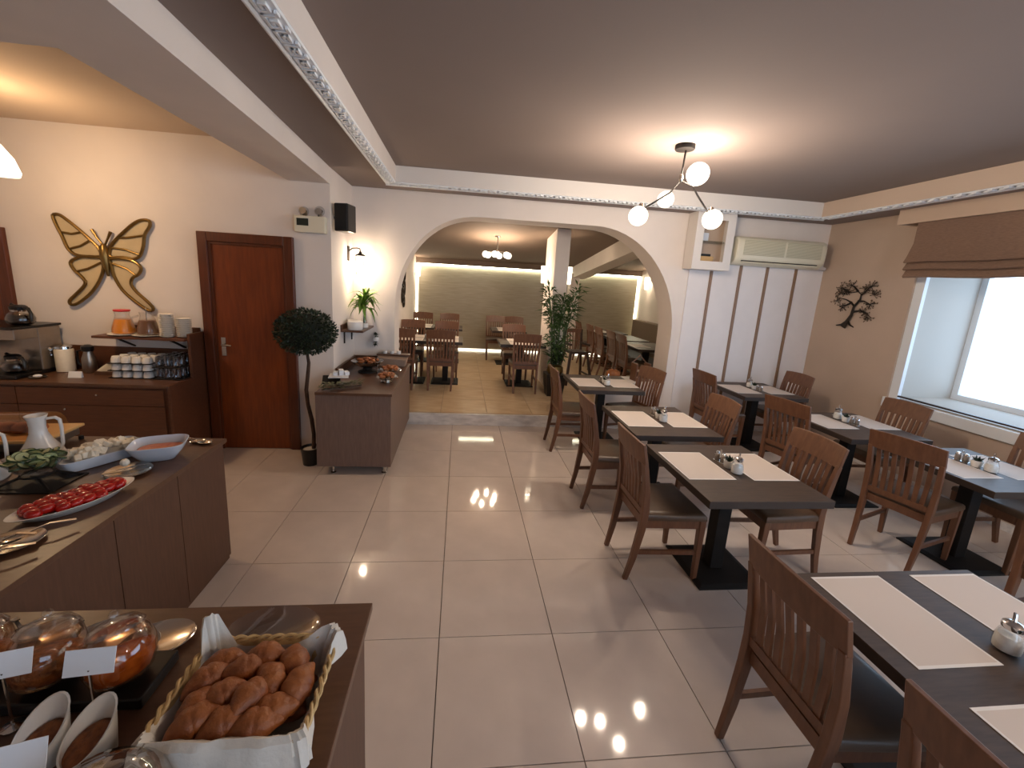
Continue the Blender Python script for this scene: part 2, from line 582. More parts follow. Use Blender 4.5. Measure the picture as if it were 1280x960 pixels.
# --- window wall with a deep opening
WY0, WY1, WZ0, WZ1 = -1.5, 3.92, 0.84, 2.40
WD = 0.86
wr = MB().box(XR, XR + WD, WY1, YB + 0.3, 0, 3.05).box(XR, XR + WD, YF, WY0, 0, 3.05)
wr.box(XR, XR + WD, WY0, WY1, 0, WZ0).box(XR, XR + WD, WY0, WY1, WZ1, 3.05)
struct(wr.build('wall_right', M_WALLR))
struct(B(XR - 0.03, XR, WY0 - 0.05, WY1 + 0.02, 0.74, 0.845).build('trim_sill', M_FRAME, bevel=0.005))
# window: frame, mullions, panes
win = struct(thing('window_1', 'x', 'x'))
del win['label'], win['category']
xg = XR + 0.78
fm = MB().box(xg, xg + 0.06, WY0, WY1, WZ0, WZ0 + 0.07).box(xg, xg + 0.06, WY0, WY1, WZ1 - 0.07, WZ1)
fm.box(xg, xg + 0.06, WY0, WY0 + 0.07, WZ0 + 0.07, WZ1 - 0.07).box(xg, xg + 0.06, WY1 - 0.07, WY1, WZ0 + 0.07, WZ1 - 0.07)
fm.build('window_frame', M_FRAME, win)
MB().box(XR + 0.06, xg, WY1 - 0.012, WY1 - 0.001, WZ0 + 0.012, WZ1).box(XR + 0.06, xg, WY0, WY1 - 0.012, WZ0 + 0.001, WZ0 + 0.012).build('reveal_lining', M_REVEAL, win)
fm2 = MB().box(xg, xg + 0.06, 1.2, 1.27, WZ0 + 0.07, WZ1 - 0.07)
fm2.build('mullion', M_FRAME, win)
B(xg + 0.025, xg + 0.031, WY0 + 0.07, 1.2, WZ0 + 0.07, WZ1 - 0.07).build('pane', glass('window_glass', (250, 252, 255), 0.05), win)
B(xg + 0.025, xg + 0.031, 1.27, WY1 - 0.07, WZ0 + 0.07, WZ1 - 0.07).build('pane', MATS['window_glass'], win)
B(XR + 0.02, XR + 0.06, WY1 - 0.09, WY1 - 0.001, WZ0, WZ1).build('casing', M_FRAME, win)
B(XR + 0.02, XR + 0.05, WY0, WY1 - 0.09, WZ0 + 0.03, WZ0 + 0.045).build('rail', M_DWOOD, win)  # dark strip drawn in place of the shadow line above the sill
# valance box under the soffit
struct(MB().box(XR - 0.22, XR - 0.19, WY0 - 0.2, 4.04, 2.655, 2.80).box(XR - 0.19, XR, 4.01, 4.04, 2.655, 2.80).build('trim_valance', M_VAL))

# --- ceilings
ceil = struct(B(XS, XR + 0.1, YF, YB + 0.1, ZT, ZT + 0.08).build('ceiling', M_CEIL))
TX0, TX1, TY0, TY1 = -0.72, 4.17, -2.2, 4.66
sof = MB().box(XS, TX0, YF, YB, ZS, ZT - 0.001).box(TX1, XR, YF, YB, ZS, ZT - 0.001)
sof.box(TX0, TX1, TY1, YB, ZS, ZT - 0.001).box(TX0, TX1, YF, TY0, ZS, ZT - 0.001)
struct(sof.build('ceiling_soffit', M_CEIL))
t = 0.004
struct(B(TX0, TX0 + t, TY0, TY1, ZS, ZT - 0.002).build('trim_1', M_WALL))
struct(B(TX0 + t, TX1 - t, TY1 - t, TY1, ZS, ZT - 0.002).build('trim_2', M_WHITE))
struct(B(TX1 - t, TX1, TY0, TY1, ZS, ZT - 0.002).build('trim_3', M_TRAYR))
# meander cornice under the soffit edge: moulding and single key motifs
def key_mesh():
    mb = MB()
    w = 0.011
    segs = [(0.0, 0.0, 0.0, 0.056), (0.0, 0.056, 0.076, 0.056), (0.076, 0.056, 0.076, 0.019), (0.076, 0.019, 0.034, 0.019),
            (0.034, 0.019, 0.034, 0.038), (0.034, 0.038, 0.056, 0.038)]
    for u0, v0, u1, v1 in segs:
        mb.box(min(u0, u1) - w / 2, max(u0, u1) + w / 2, min(v0, v1) - w / 2, max(v0, v1) + w / 2, -0.012, 0)
    mb.box(-0.027, -w / 2, -w / 2, w / 2, -0.012, 0)
    return mb.mesh('key_motif', M_FRAME)
KM = key_mesh()
def cornice(name, p0, length, rz, n0=0):
    r = struct(bpy.data.objects.new(name, None))
    COL.objects.link(r)
    r.location = p0
    r.rotation_euler = (0, 0, rz)
    prof = [(0, 0), (-0.006, -0.004), (0, -0.012), (0.076, -0.012), (0.080, -0.022), (0.094, -0.026), (0.106, -0.020), (0.112, 0)]
    MB().loft([[(0, y, z) for y, z in prof], [(length, y, z) for y, z in prof]]).build('moulding', M_FRAME, r)
    for k in range(n0, int(length / 0.103)):
        link('key_motif', KM, r, loc=(0.035 + k * 0.103, 0.010, -0.012))
    return r
cornice('trim_4', (TX0, 0.6, ZS), TY1 - 0.6, PI / 2, 8)
cornice('trim_5', (TX0 - 0.112, TY1, ZS), TX1 - TX0 + 0.224, 0)
cornice('trim_6', (TX1, TY1, ZS), TY1 - 0.6, -PI / 2)

# buffet side: warm ceiling recess, sloping beam faces
RX, RY = -2.22, 2.58          # inner edge of the recess
BX, BY = -1.63, 2.02          # foot of the slopes
struct(B(XL, RX, RY, YD, ZL, ZL + 0.06).build('ceiling_buffet', M_CEILW))
XN = XS + 0.26                # the beam face splays slightly towards the hall front
bm_ = MB()
bm_.add([(RX, RY, ZL), (RX, YD, ZL), (BX, YD, ZB), (BX, BY, ZB), (XS, YD, ZB), (XN, YF, ZB), (XL, RY, ZL), (XL, BY, ZB), (XL, YF, ZB),
         (XS, YD, 2.96), (XN, YF, 2.96)],
        [(0, 1, 2, 3), (3, 2, 4, 5), (6, 0, 3, 7), (7, 3, 5, 8), (5, 4, 9, 10)])
bo = struct(bm_.build('trim_beam', M_WALL))

# rear room shell: sloping ceiling, walls, glowing panel
def zr(y):
    return 2.66 - 0.12 * (y - 6.8)
y0, y1 = YB + WT, YREAR + 0.12
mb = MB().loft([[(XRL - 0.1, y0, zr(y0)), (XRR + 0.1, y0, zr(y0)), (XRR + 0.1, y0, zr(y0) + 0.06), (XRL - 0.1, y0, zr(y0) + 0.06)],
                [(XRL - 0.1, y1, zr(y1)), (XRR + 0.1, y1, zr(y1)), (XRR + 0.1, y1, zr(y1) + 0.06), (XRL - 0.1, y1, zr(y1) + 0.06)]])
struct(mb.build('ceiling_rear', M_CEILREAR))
struct(B(XRL - 0.1, XRL, YB + WT, y1, 0, 3.0).build('wall_rear_left', M_WALL))
struct(B(XRR, XRR + 0.1, YB + WT, y1, 0, 3.0).build('wall_rear_right', M_WALL))
struct(B(XRL - 0.1, XRR + 0.1, YREAR + 0.12, YREAR + 0.2, 0, 3.0).build('wall_rear', M_WALL))
struct(B(XRL + 0.06, XRR - 0.06, YREAR, YREAR + 0.05, ZR + 0.05, 2.12).build('trim_panel', M_REARP))
struct(B(XRL, XRR, YREAR - 0.10, YREAR - 0.06, 2.165, 2.30).build('trim_pelmet', M_CEILREAR))
led = thing('led_strip', 'thin glowing light strip framing the dim rear wall panel', 'light', (0, 0, 0))
B(XRL + 0.02, XRR - 0.02, YREAR - 0.055, YREAR - 0.025, 2.135, 2.165).build('top_strip', M_LED, led)
B(XRL + 0.01, XRL + 0.035, YREAR + 0.0, YREAR + 0.03, ZR + 0.02, 2.12).build('side_strip', M_LED, led)
B(XRR - 0.035, XRR - 0.01, YREAR + 0.0, YREAR + 0.03, ZR + 0.02, 2.12).build('side_strip', M_LED, led)
B(XRL + 0.05, XRR - 0.05, YREAR - 0.005, YREAR + 0.03, ZR + 0.005, ZR + 0.03).build('floor_strip', glow('led_dim', (255, 250, 225), 1.6), led)
ba = MB().loft([[(2.63, y0, zr(y0) - 0.3), (2.95, y0, zr(y0) - 0.3), (2.95, y0, zr(y0)), (2.63, y0, zr(y0))],
                [(2.63, YREAR - 0.1, zr(YREAR) - 0.26), (2.95, YREAR - 0.1, zr(YREAR) - 0.26), (2.95, YREAR - 0.1, zr(YREAR)), (2.63, YREAR - 0.1, zr(YREAR))]])
struct(ba.build('trim_rear_beam', M_WALL))
struct(B(2.58, 2.80, YREAR - 0.28, YREAR - 0.02, ZR, 2.14).build('trim_pilaster', M_WALL))
struct(B(1.45, 1.67, 6.50, 7.24, ZR, 2.76).build('wall_pier', M_WALL))

# skirting
struct(B(XS, XS + 0.012, YD, YB, 0, 0.07).build('baseboard_side', M_MARBLE))
struct(B(AP[-1][0], XR, YB - 0.012, YB, 0, 0.07).build('baseboard_back', M_MARBLE))
struct(B(XR - 0.012, XR, YF, YB - 0.012, 0, 0.07).build('baseboard_right', M_MARBLE))

# batten wall: panels with brown strips
pw = struct(B(2.86, XR, YB - 0.012, YB, 0.07, 2.22).build('trim_battens', M_PANEL))
for x in (3.155, 3.545, 3.91, 4.31):
    B(x - 0.017, x + 0.017, YB - 0.026, YB - 0.012, 0.07, 2.22).build('batten', M_STRIP, pw)

# --- doors
def door(n, x0, x1, ztop, latch):
    d = struct(bpy.data.objects.new('door_%d' % n, None))
    COL.objects.link(d)
    d.location = (0, YD, 0)
    fw = 0.085
    MB().box(x0, x0 + fw, -0.045, 0.0, 0, ztop).box(x1 - fw, x1, -0.045, 0.0, 0, ztop).box(x0 + fw, x1 - fw, -0.045, 0.0, ztop - fw, ztop).build('door_frame', M_DOORF, d, bevel=0.006)
    B(x0 + fw, x1 - fw, -0.012, 0.0, 0.005, ztop - fw).build('door_leaf', M_DOOR, d)
    MB().box(x0 + fw, x0 + fw + 0.02, -0.028, -0.012, 0, ztop - fw).box(x1 - fw - 0.02, x1 - fw, -0.028, -0.012, 0, ztop - fw).box(x0 + fw + 0.02, x1 - fw - 0.02, -0.028, -0.012, ztop - fw - 0.02, ztop - fw).build('stop_bead', M_DOORF, d)
    h = MB().box(latch - 0.02, latch + 0.02, -0.018, -0.012, 0.97, 1.15)
    h.build('handle_plate', M_SILVER, d)
    MB().tube([(latch, -0.015, 1.08), (latch, -0.055, 1.08), (latch + 0.09, -0.058, 1.075)], 0.009, 8).build('handle', M_SILVER, d, smooth=True)
    return d
door(1, -2.45, -1.60, 2.14, -2.29)
door(2, -4.93, -4.06, 2.06, -4.75)

# ================================================================== FURNITURE
def make_chair():
    c = thing('dining_chair', '', 'chair')
    # seat cushion with softened top
    def seat_ring(z, s):
        pts = []
        for (x, y) in ((-0.20, -0.19), (0.20, -0.19), (0.215, 0.0), (0.222, 0.21), (-0.222, 0.21), (-0.215, 0.0)):
            pts.append((x * s, y * s + 0.0, z))
        return pts
    MB().loft([seat_ring(0.432, 0.99), seat_ring(0.440, 1.0), seat_ring(0.462, 0.99), seat_ring(0.474, 0.94), seat_ring(0.478, 0.80)]).build('seat', M_LEATHER, c, smooth=True)
    ap = MB().box(-0.185, 0.185, 0.185, 0.205, 0.375, 0.432).box(-0.17, 0.17, -0.195, -0.175, 0.375, 0.432)
    for s in (-1, 1):
        ap.bar([(s * 0.182, -0.175, 0.4035), (s * 0.200, 0.185, 0.4035)], 0.057, 0.02, (0, 0, 1))
    ap.build('apron', M_CHAIR, c)
    for s in (-1, 1):
        MB().bar([(s * 0.192, 0.196, 0.0), (s * 0.197, 0.190, 0.432)], [0.028, 0.042], [0.028, 0.042]).build('front_leg', M_CHAIR, c, bevel=0.004)
        pts = [(s * 0.172, -0.262, 0), (s * 0.178, -0.228, 0.16), (s * 0.184, -0.200, 0.36), (s * 0.188, -0.192, 0.48), (s * 0.193, -0.200, 0.62), (s * 0.197, -0.224, 0.76), (s * 0.1985, -0.236, 0.815)]
        MB().bar(pts, [0.026, 0.030, 0.033, 0.033, 0.032, 0.030, 0.028], [0.030, 0.038, 0.046, 0.046, 0.038, 0.030, 0.026]).build('rear_post', M_CHAIR, c, bevel=0.004)
        MB().bar([(s * 0.180, -0.215, 0.20), (s * 0.194, 0.192, 0.20)], 0.028, 0.016, (0, 0, 1)).build('stretcher', M_CHAIR, c)
    # curved crest rail
    rings = []
    for k in range(9):
        u = -1 + 2 * k / 8
        x = u * 0.2135
        dy = 0.020 * (1 - u * u)
        h = 0.012 * (1 - u * u)
        rings.append([(x, -0.240 - dy, 0.800), (x, -0.218 - dy, 0.800), (x, -0.250 - dy, 0.930 + h), (x, -0.268 - dy, 0.930 + h)])
    MB().loft(rings).build('crest_rail', M_CHAIR, c, smooth=True, bevel=0.003)
    MB().bar([(-0.180, -0.197, 0.476), (0.180, -0.197, 0.476)], 0.040, 0.022, (0, 0, 1)).build('lower_rail', M_CHAIR, c)
    for k in range(7):
        u = -1 + 2 * k / 6
        x0, x1 = u * 0.136, u * 0.148
        dy = 0.018 * (1 - u * u)
        MB().bar([(x0, -0.197, 0.490), (0.5 * (x0 + x1), -0.201 - dy * 0.6, 0.65), (x1, -0.228 - dy, 0.805)], 0.027, 0.012).build('slat', M_CHAIR, c)
    return c

chair0 = make_chair()
chair_used = [False]
def chair(x, y, face_deg, label, z=0.0, group='slat-back dining chairs'):
    """face_deg: direction the sitter looks, 0 = along +x, 90 = along +y"""
    rz = math.radians(face_deg - 90)
    if not chair_used[0]:
        chair_used[0] = True
        chair0.location = (x, y, z)
        chair0.rotation_euler = (0, 0, rz)
        chair0['label'] = label
        chair0['group'] = group
        return chair0
    return dup(chair0, (x, y, z), rz, label, group)

KT = 1.0276
def table(x0, x1, y0, y1, label, z=0.0, bases=1, group='dark pedestal dining tables'):
    x0, x1, y0, y1 = (v * KT for v in (x0, x1, y0, y1)) if z == 0 else (x0, x1, y0, y1)
    t = thing('pedestal_table', label, 'table', ((x0 + x1) / 2, (y0 + y1) / 2, z), 0, group)
    w, d = (x1 - x0) / 2, (y1 - y0) / 2
    B(-w, w, -d, d, 0.714, 0.720).build('tabletop', M_TOP, t)
    B(-w, w, -d, d, 0.675, 0.714).build('top_edging', M_EDGE, t)
    ys = [0] if bases == 1 else [-d * 0.5, d * 0.5]
    for k in ys:
        B(-0.045, 0.045, k - 0.045, k + 0.045, 0.02, 0.66).build('column', M_BLACK, t, bevel=0.004)
        MB().loft([[(-0.22, k - 0.22, 0), (0.22, k - 0.22, 0), (0.22, k + 0.22, 0), (-0.22, k + 0.22, 0)],
                   [(-0.22, k - 0.22, 0.012), (0.22, k - 0.22, 0.012), (0.22, k + 0.22, 0.012), (-0.22, k + 0.22, 0.012)],
                   [(-0.19, k - 0.19, 0.022), (0.19, k - 0.19, 0.022), (0.19, k + 0.19, 0.022), (-0.19, k + 0.19, 0.022)]]).build('foot_plate', M_BLACK, t)
        B(-0.16, 0.16, k - 0.16, k + 0.16, 0.66, 0.675).build('top_plate', M_BLACK, t)
    return t

MATME = None
def placemat(x, y, z, label, rz=0.0, w=0.31, d=0.41, group='paper placemats'):
    global MATME
    if MATME is None:
        MATME = B(-0.15, 0.15, -0.1975, 0.1975, 0, 0.0012).mesh('placemat', M_MAT)
    o = link('placemat', MATME, None, 0, (x, y, z + 0.0005), (0, 0, rz))
    o.scale = (w / 0.30, d / 0.395, 1)
    return tag(o, label, 'placemat', group)

# --- condiments
def make_pourer():
    t = thing('sugar_pourer', '', 'sugar pourer')
    MB().lathe([(0.026, 0.0), (0.034, 0.004), (0.037, 0.02), (0.036, 0.045), (0.030, 0.068), (0.024, 0.082), (0.024, 0.088)], 18).build('jar', M_GLASS, t, smooth=True)
    MB().lathe([(0.024, 0.004), (0.0335, 0.007), (0.0345, 0.02), (0.0335, 0.045), (0.029, 0.058), (0.004, 0.062)], 16).build('sugar', M_SUGAR, t, smooth=True)
    MB().lathe([(0.027, 0.084), (0.028, 0.088), (0.027, 0.100), (0.018, 0.108), (0.008, 0.110)], 18).build('cap', M_CHROME, t, smooth=True)
    MB().tube([(0.004, 0, 0.104), (0.008, 0, 0.122), (0.016, 0, 0.134)], [0.006, 0.0055, 0.005], 8).build('spout', M_CHROME, t, smooth=True)
    return t
def make_pot():
    t = thing('mini_plant_pot', '', 'plant pot')
    MB().lathe([(0.022, 0.0), (0.026, 0.002), (0.033, 0.045), (0.033, 0.050), (0.029, 0.050), (0.027, 0.040), (0.005, 0.038)], 18).build('pot', M_PORC, t, smooth=True)
    mb = MB()
    q = random.Random(3)
    for k in range(26):
        a, tilt, L = q.uniform(0, 2 * PI), q.uniform(0.1, 0.8), q.uniform(0.03, 0.055)
        d = Vector((math.cos(a) * math.sin(tilt), math.sin(a) * math.sin(tilt), math.cos(tilt)))
        s = Vector((-math.sin(a), math.cos(a), 0)) * 0.006
        p = Vector((d.x * 0.012, d.y * 0.012, 0.038))
        mb.add([p, p + d * L * 0.5 + s, p + d * L, p + d * L * 0.5 - s], [(0, 1, 2, 3)])
    mb.build('leaves', M_LEAF, t)
    return t
def make_cruet():
    t = thing('cruet_set', '', 'cruet set')
    MB().box(-0.022, 0.022, -0.042, 0.042, 0, 0.006).build('tray', M_CHROME, t, bevel=0.002)
    MB().tube([(0, -0.004, 0.006), (0, -0.004, 0.085), (0, 0.004, 0.085), (0, 0.004, 0.006)], 0.0025, 6).build('carrier', M_CHROME, t)
    for s in (-1, 1):
        sh = MB().lathe([(0.015, 0.006), (0.017, 0.010), (0.015, 0.05)], 14, (0, s * 0.023, 0)).build('shaker', M_STEEL, t, smooth=True)
        MB().lathe([(0.0155, 0.05), (0.016, 0.058), (0.009, 0.068)], 14, (0, s * 0.023, 0)).build('shaker_cap', M_CHROME, sh, smooth=True)
    return t
pour0, pot0, cru0 = make_pourer(), make_pot(), make_cruet()
first = {'p': True, 'o': True, 'c': True}
def place(proto, key, loc, rz, label, group):
    if first[key]:
        first[key] = False
        proto.location = loc
        proto.rotation_euler = (0, 0, rz)
        proto['label'] = label
        proto['group'] = group
        return proto
    return dup(proto, loc, rz, label, group)
def condiments(x, y, z, where, flip=1):
    x, y = x * KT, y * KT
    place(pour0, 'p', (x, y - 0.085 * flip, z), 0.7, 'glass sugar pourer with chrome cap on ' + where, 'sugar pourers')
    place(pot0, 'o', (x, y, z), 0, 'tiny white pot of green leaves on ' + where, 'mini plant pots')
    place(cru0, 'c', (x, y + 0.09 * flip, z), 0.3, 'chrome salt and pepper set on ' + where, 'cruet sets')

# --- main room tables
NEAR = 'long table closest to the croissants'
T2N = 'second table of the aisle row'
T1N = 'third table of the aisle row'
TAN = 'aisle row table beside the arch parapet'
TSN = 'corner table under the air conditioner'
TCN = 'window row table below the tree wall art'
TDN = 'window row table shining with daylight'
table(1.36, 2.19, 0.14, 1.34, 'long dark dining table with four placemats nearest the bread basket', bases=2)
table(1.37, 2.11, 1.89, 2.68, 'dark pedestal table standing second in the aisle row')
table(1.37, 2.09, 2.85, 3.62, 'dark pedestal table standing third in the aisle row')
table(1.32, 2.05, 4.17, 4.93, 'dark pedestal table in front of the arch parapet')
table(3.16, 3.93, 4.08, 4.80, 'dark pedestal table against the batten wall under the air conditioner')
table(3.20, 3.95, 2.85, 3.58, 'dark pedestal table in the window row below the tree art')
table(3.30, 4.04, 2.00, 2.70, 'dark pedestal table in the window row with glossy daylight sheen')
Z = 0.72
for (x, y, w) in ((1.585, 1.115, NEAR + ', upper aisle place'), (2.03, 1.115, NEAR + ', upper window place'),
                  (1.60, 0.60, NEAR + ', lower aisle place'),
                  (1.545, 2.34, T2N + ', aisle place'), (1.955, 2.33, T2N + ', window place'),
                  (1.545, 3.25, T1N + ', aisle place'), (1.93, 3.25, T1N + ', window place'),
                  (1.50, 4.53, TAN + ', aisle place'), (1.90, 4.53, TAN + ', inner place'),
                  (3.34, 4.44, TSN + ', aisle place'), (3.75, 4.44, TSN + ', window wall place'),
                  (3.38, 3.30, TCN + ', aisle place'), (3.80, 3.30, TCN + ', window place'),
                  (3.48, 2.38, TDN + ', aisle place'), (3.86, 2.36, TDN + ', window place')):
    placemat(x * KT, y * KT, Z, 'white bordered paper placemat on ' + w)
condiments(1.82, 0.885, Z, NEAR, -1)
condiments(1.755, 2.31, Z, T2N)
condiments(1.755, 3.27, Z, T1N)
condiments(1.70, 4.50, Z, TAN)
condiments(3.545, 4.46, Z, TSN, -1)
condiments(3.59, 3.30, Z, TCN, -1)
condiments(3.665, 2.36, Z, TDN)
W = 'wooden slat-back chair with brown seat '
chair(1.42, 1.13, 0, W + 'at the long front table, showing its whole back')
chair(1.40, 0.53, 0, W + 'cut off at the bottom by the front table')
chair(1.385, 2.42, 0, W + 'on the aisle side of the second table')
chair(2.19, 2.40, 180, W + 'on the inner side of the second aisle table')
chair(1.345, 3.26, 0, W + 'on the aisle side of the third table')
chair(2.13, 3.32, 180, W + 'on the inner side of the third aisle table')
chair(1.33, 4.44, 0, W + 'on the aisle side of the table by the parapet')
chair(2.06, 4.50, 196, W + 'between parapet table and batten wall')
chair(3.17, 4.53, 4, W + 'on the arch side of the corner table')
chair(3.96, 4.57, 180, W + 'in the corner under the tree art')
chair(3.25, 3.40, 14, W + 'on the aisle side of the tree-art table')
chair(4.02, 3.36, 180, W + 'against the window sill below the blind edge')
chair(3.37, 2.48, 17, W + 'turned askew at the sunlit table')
chair(4.12, 2.40, 180, W + 'cut off by the picture edge beneath the window')
chair(3.40, 1.58, 5, W + 'whose rear leg shows past the long table')

# ================================================================== REAR ROOM
G = 'chairs in the rear room'
RT = []
def rtable(x0, x1, y0, y1, label):
    return table(x0, x1, y0, y1, label, z=ZR, group='rear room tables')
rtable(-1.03, -0.50, 6.42, 7.10, 'rear room table against the metal wall ornament side, first row')
rtable(-0.48, 0.06, 6.42, 7.10, 'rear room table first row left of the tiled passage')
rtable(-1.03, -0.50, 8.20, 8.88, 'far rear room table tucked in the dim corner by the light strip')
rtable(-0.48, 0.06, 8.20, 8.88, 'far rear room table second row beside the passage')
rtable(0.66, 1.40, 6.42, 7.10, 'rear room table in front of the square pier')
rtable(0.66, 1.36, 8.20, 8.88, 'far rear room table behind the pier table')
rtable(2.98, 3.68, 6.50, 7.40, 'rear room table nearest the parapet on the bench side')
rtable(2.98, 3.68, 7.55, 8.45, 'rear room table in the middle of the bench side')
rtable(2.98, 3.68, 8.65, 9.40, 'rear room table farthest down the bench side')
ZM = ZR + 0.72
for (x, y, w) in ((-0.77, 6.60, 'first row table by the ornament wall'), (-0.21, 6.60, 'first row table by the passage'),
                  (-0.77, 8.36, 'second row table in the dim corner'), (-0.21, 8.36, 'second row table by the passage'),
                  (1.03, 6.60, 'table in front of the pier'), (1.0, 8.36, 'far table behind the pier table')):
    placemat(x, y, ZM, 'pale rear room placemat on ' + w, PI / 2)
    placemat(x, y + 0.36, ZM, 'pale placemat on the far side of ' + w, PI / 2)
for (y, w) in ((6.95, 'nearest bench-side table'), (8.0, 'middle bench-side table'), (9.0, 'farthest bench-side table')):
    placemat(3.16, y, ZM, 'pale rear room placemat on ' + w)
place(cru0, 'c', (-0.52, 6.72, ZM), 1.2, 'small chrome shaker set on the first rear room tables', 'cruet sets')
R = 'rear room slat-back chair '
for (x, y, f, l) in ((-0.86, 6.40, 90, 'half hidden by the arch edge, back to the hall'),
                     (-0.27, 6.40, 90, 'beside the tiled passage, back to the hall'),
                     (-0.82, 7.22, 270, 'across the first row table, by the ornament wall'),
                     (-0.22, 7.22, 270, 'across the first row table, by the passage'),
                     (-0.80, 8.98, 270, 'deepest in the dim corner'),
                     (-0.22, 8.98, 270, 'deep in the room by the passage'),
                     (1.04, 6.38, 90, 'in front of the pier, back to the hall'),
                     (1.0, 7.22, 270, 'across the table in front of the pier'),
                     (0.80, 8.98, 270, 'at the far table, passage end'),
                     (1.22, 8.98, 270, 'at the far table, half behind the pier'),
                     (2.99, 6.70, 0, 'seen edge-on nearest the parapet'),
                     (2.99, 7.20, 0, 'seen edge-on second from the parapet'),
                     (2.96, 7.80, 0, 'seen edge-on third from the parapet'),
                     (2.94, 8.30, 0, 'seen edge-on fourth from the parapet'),
                     (2.90, 9.02, 0, 'seen edge-on farthest from the parapet')):
    chair(x, y, f, R + l, ZR, G)

# wall bench
bn = thing('wall_bench', 'long upholstered bench along the rear room side wall', 'bench', (4.1, 8.4, ZR))
B(-0.28, 0.28, -1.5, 1.45, 0, 0.38).build('base', M_DWOOD, bn)
B(-0.30, 0.16, -1.5, 1.45, 0.38, 0.48).build('seat_pad', M_BENCH, bn, bevel=0.02)
B(0.16, 0.29, -1.5, 1.45, 0.48, 0.98).build('back_pad', M_BENCH, bn, bevel=0.03)

# child high chair
hc = thing('high_chair', 'dark wooden child high chair standing behind the bamboo plant', 'high chair', (2.06, 7.0, ZR), math.radians(8))
for sx in (-1, 1):
    for sy in (-1, 1):
        MB().bar([(sx * 0.24, sy * 0.24, 0), (sx * 0.15, sy * 0.13, 0.58)], 0.038, 0.038).build('leg', M_DWOOD, hc)
    MB().bar([(sx * 0.22, -0.20, 0.16), (sx * 0.22, 0.20, 0.16)], 0.03, 0.02, (0, 0, 1)).build('rail', M_DWOOD, hc)
    MB().bar([(sx * 0.15, 0.13, 0.56), (sx * 0.17, 0.20, 0.93)], 0.03, 0.03).build('back_post', M_DWOOD, hc)
    MB().bar([(sx * 0.16, 0.14, 0.70), (sx * 0.17, -0.17, 0.70)], 0.035, 0.025, (0, 0, 1)).build('armrest', M_DWOOD, hc)
MB().bar([(-0.22, -0.21, 0.13), (0.22, -0.21, 0.13)], 0.05, 0.02, (0, 0, 1)).build('footrest', M_DWOOD, hc)
B(-0.16, 0.16, -0.15, 0.15, 0.54, 0.575).build('seat', M_DWOOD, hc)
MB().bar([(-0.18, 0.195, 0.91), (0.18, 0.195, 0.91)], 0.07, 0.02, (0, 0, 1)).build('crest_rail', M_CHAIR, hc)
for k in range(5):
    MB().bar([(-0.10 + 0.05 * k, 0.14, 0.58), (-0.11 + 0.055 * k, 0.195, 0.88)], 0.018, 0.012).build('slat', M_CHAIR, hc)

# bamboo plant in a tall planter
pl = thing('bamboo_plant', 'tall leafy bamboo plant in a dark planter before the pier', 'plant', (1.50, 6.14, ZR))
MB().loft([[(-0.12, -0.12, 0), (0.12, -0.12, 0), (0.12, 0.12, 0), (-0.12, 0.12, 0)], [(-0.15, -0.15, 0.34), (0.15, -0.15, 0.34), (0.15, 0.15, 0.34), (-0.15, 0.15, 0.34)]]).build('planter', M_PLASTIC, pl)
MB().lathe([(0.10, 0.34), (0.13, 0.38), (0.12, 0.46), (0.09, 0.48)], 16).build('inner_pot', M_GOLD, pl, smooth=True)
q = random.Random(11)
stems = []
for k in range(7):
    a = q.uniform(0, 2 * PI)
    lean = q.uniform(0.06, 0.30)
    tx, ty, h = math.cos(a) * lean, math.sin(a) * lean * 0.6, q.uniform(1.25, 1.70)
    pts = [(tx * 0.15 + 0.03 * math.cos(a), 0.03 * math.sin(a), 0.44), (tx * 0.5, ty * 0.5, 0.44 + (h - 0.44) * 0.5), (tx, ty, h)]
    stems.append(pts)
    MB().tube(pts, [0.012, 0.010, 0.005], 6).build('stem', M_LEAF3, pl)
mb = MB()
for pts in stems:
    p0, p1, p2 = map(Vector, pts)
    for k in range(80):
        s = q.uniform(0.2, 1.0)
        p = (p0 * (1 - s) + p1 * s) if q.random() < 0.3 else (p1 * (1 - s) + p2 * s)
        a, tilt, L = q.uniform(0, 2 * PI), q.uniform(-0.4, 1.0), q.uniform(0.10, 0.19)
        d = Vector((math.cos(a) * math.cos(tilt), math.sin(a) * math.cos(tilt), math.sin(tilt)))
        sd = d.cross(Vector((0, 0, 1))).normalized() * 0.020
        o = p + d * q.uniform(0.02, 0.07)
        mb.add([o, o + d * L * 0.45 + sd, o + d * L + Vector((0, 0, -0.03)), o + d * L * 0.45 - sd], [(0, 1, 2, 3)])
mb.build('foliage', M_LEAF3, pl)
mb = MB()
for k in range(120):
    a, tilt, L = q.uniform(0, 2 * PI), q.uniform(-0.3, 0.9), q.uniform(0.10, 0.2)
    d = Vector((math.cos(a) * math.cos(tilt), math.sin(a) * math.cos(tilt), math.sin(tilt)))
    sd = d.cross(Vector((0, 0, 1))).normalized() * 0.02
    o = Vector((0, 0, 0.5 + q.uniform(-0.04, 0.22)))
    mb.add([o, o + d * L * 0.5 + sd, o + d * L, o + d * L * 0.5 - sd], [(0, 1, 2, 3)])
mb.build('undergrowth', M_LEAF, pl)

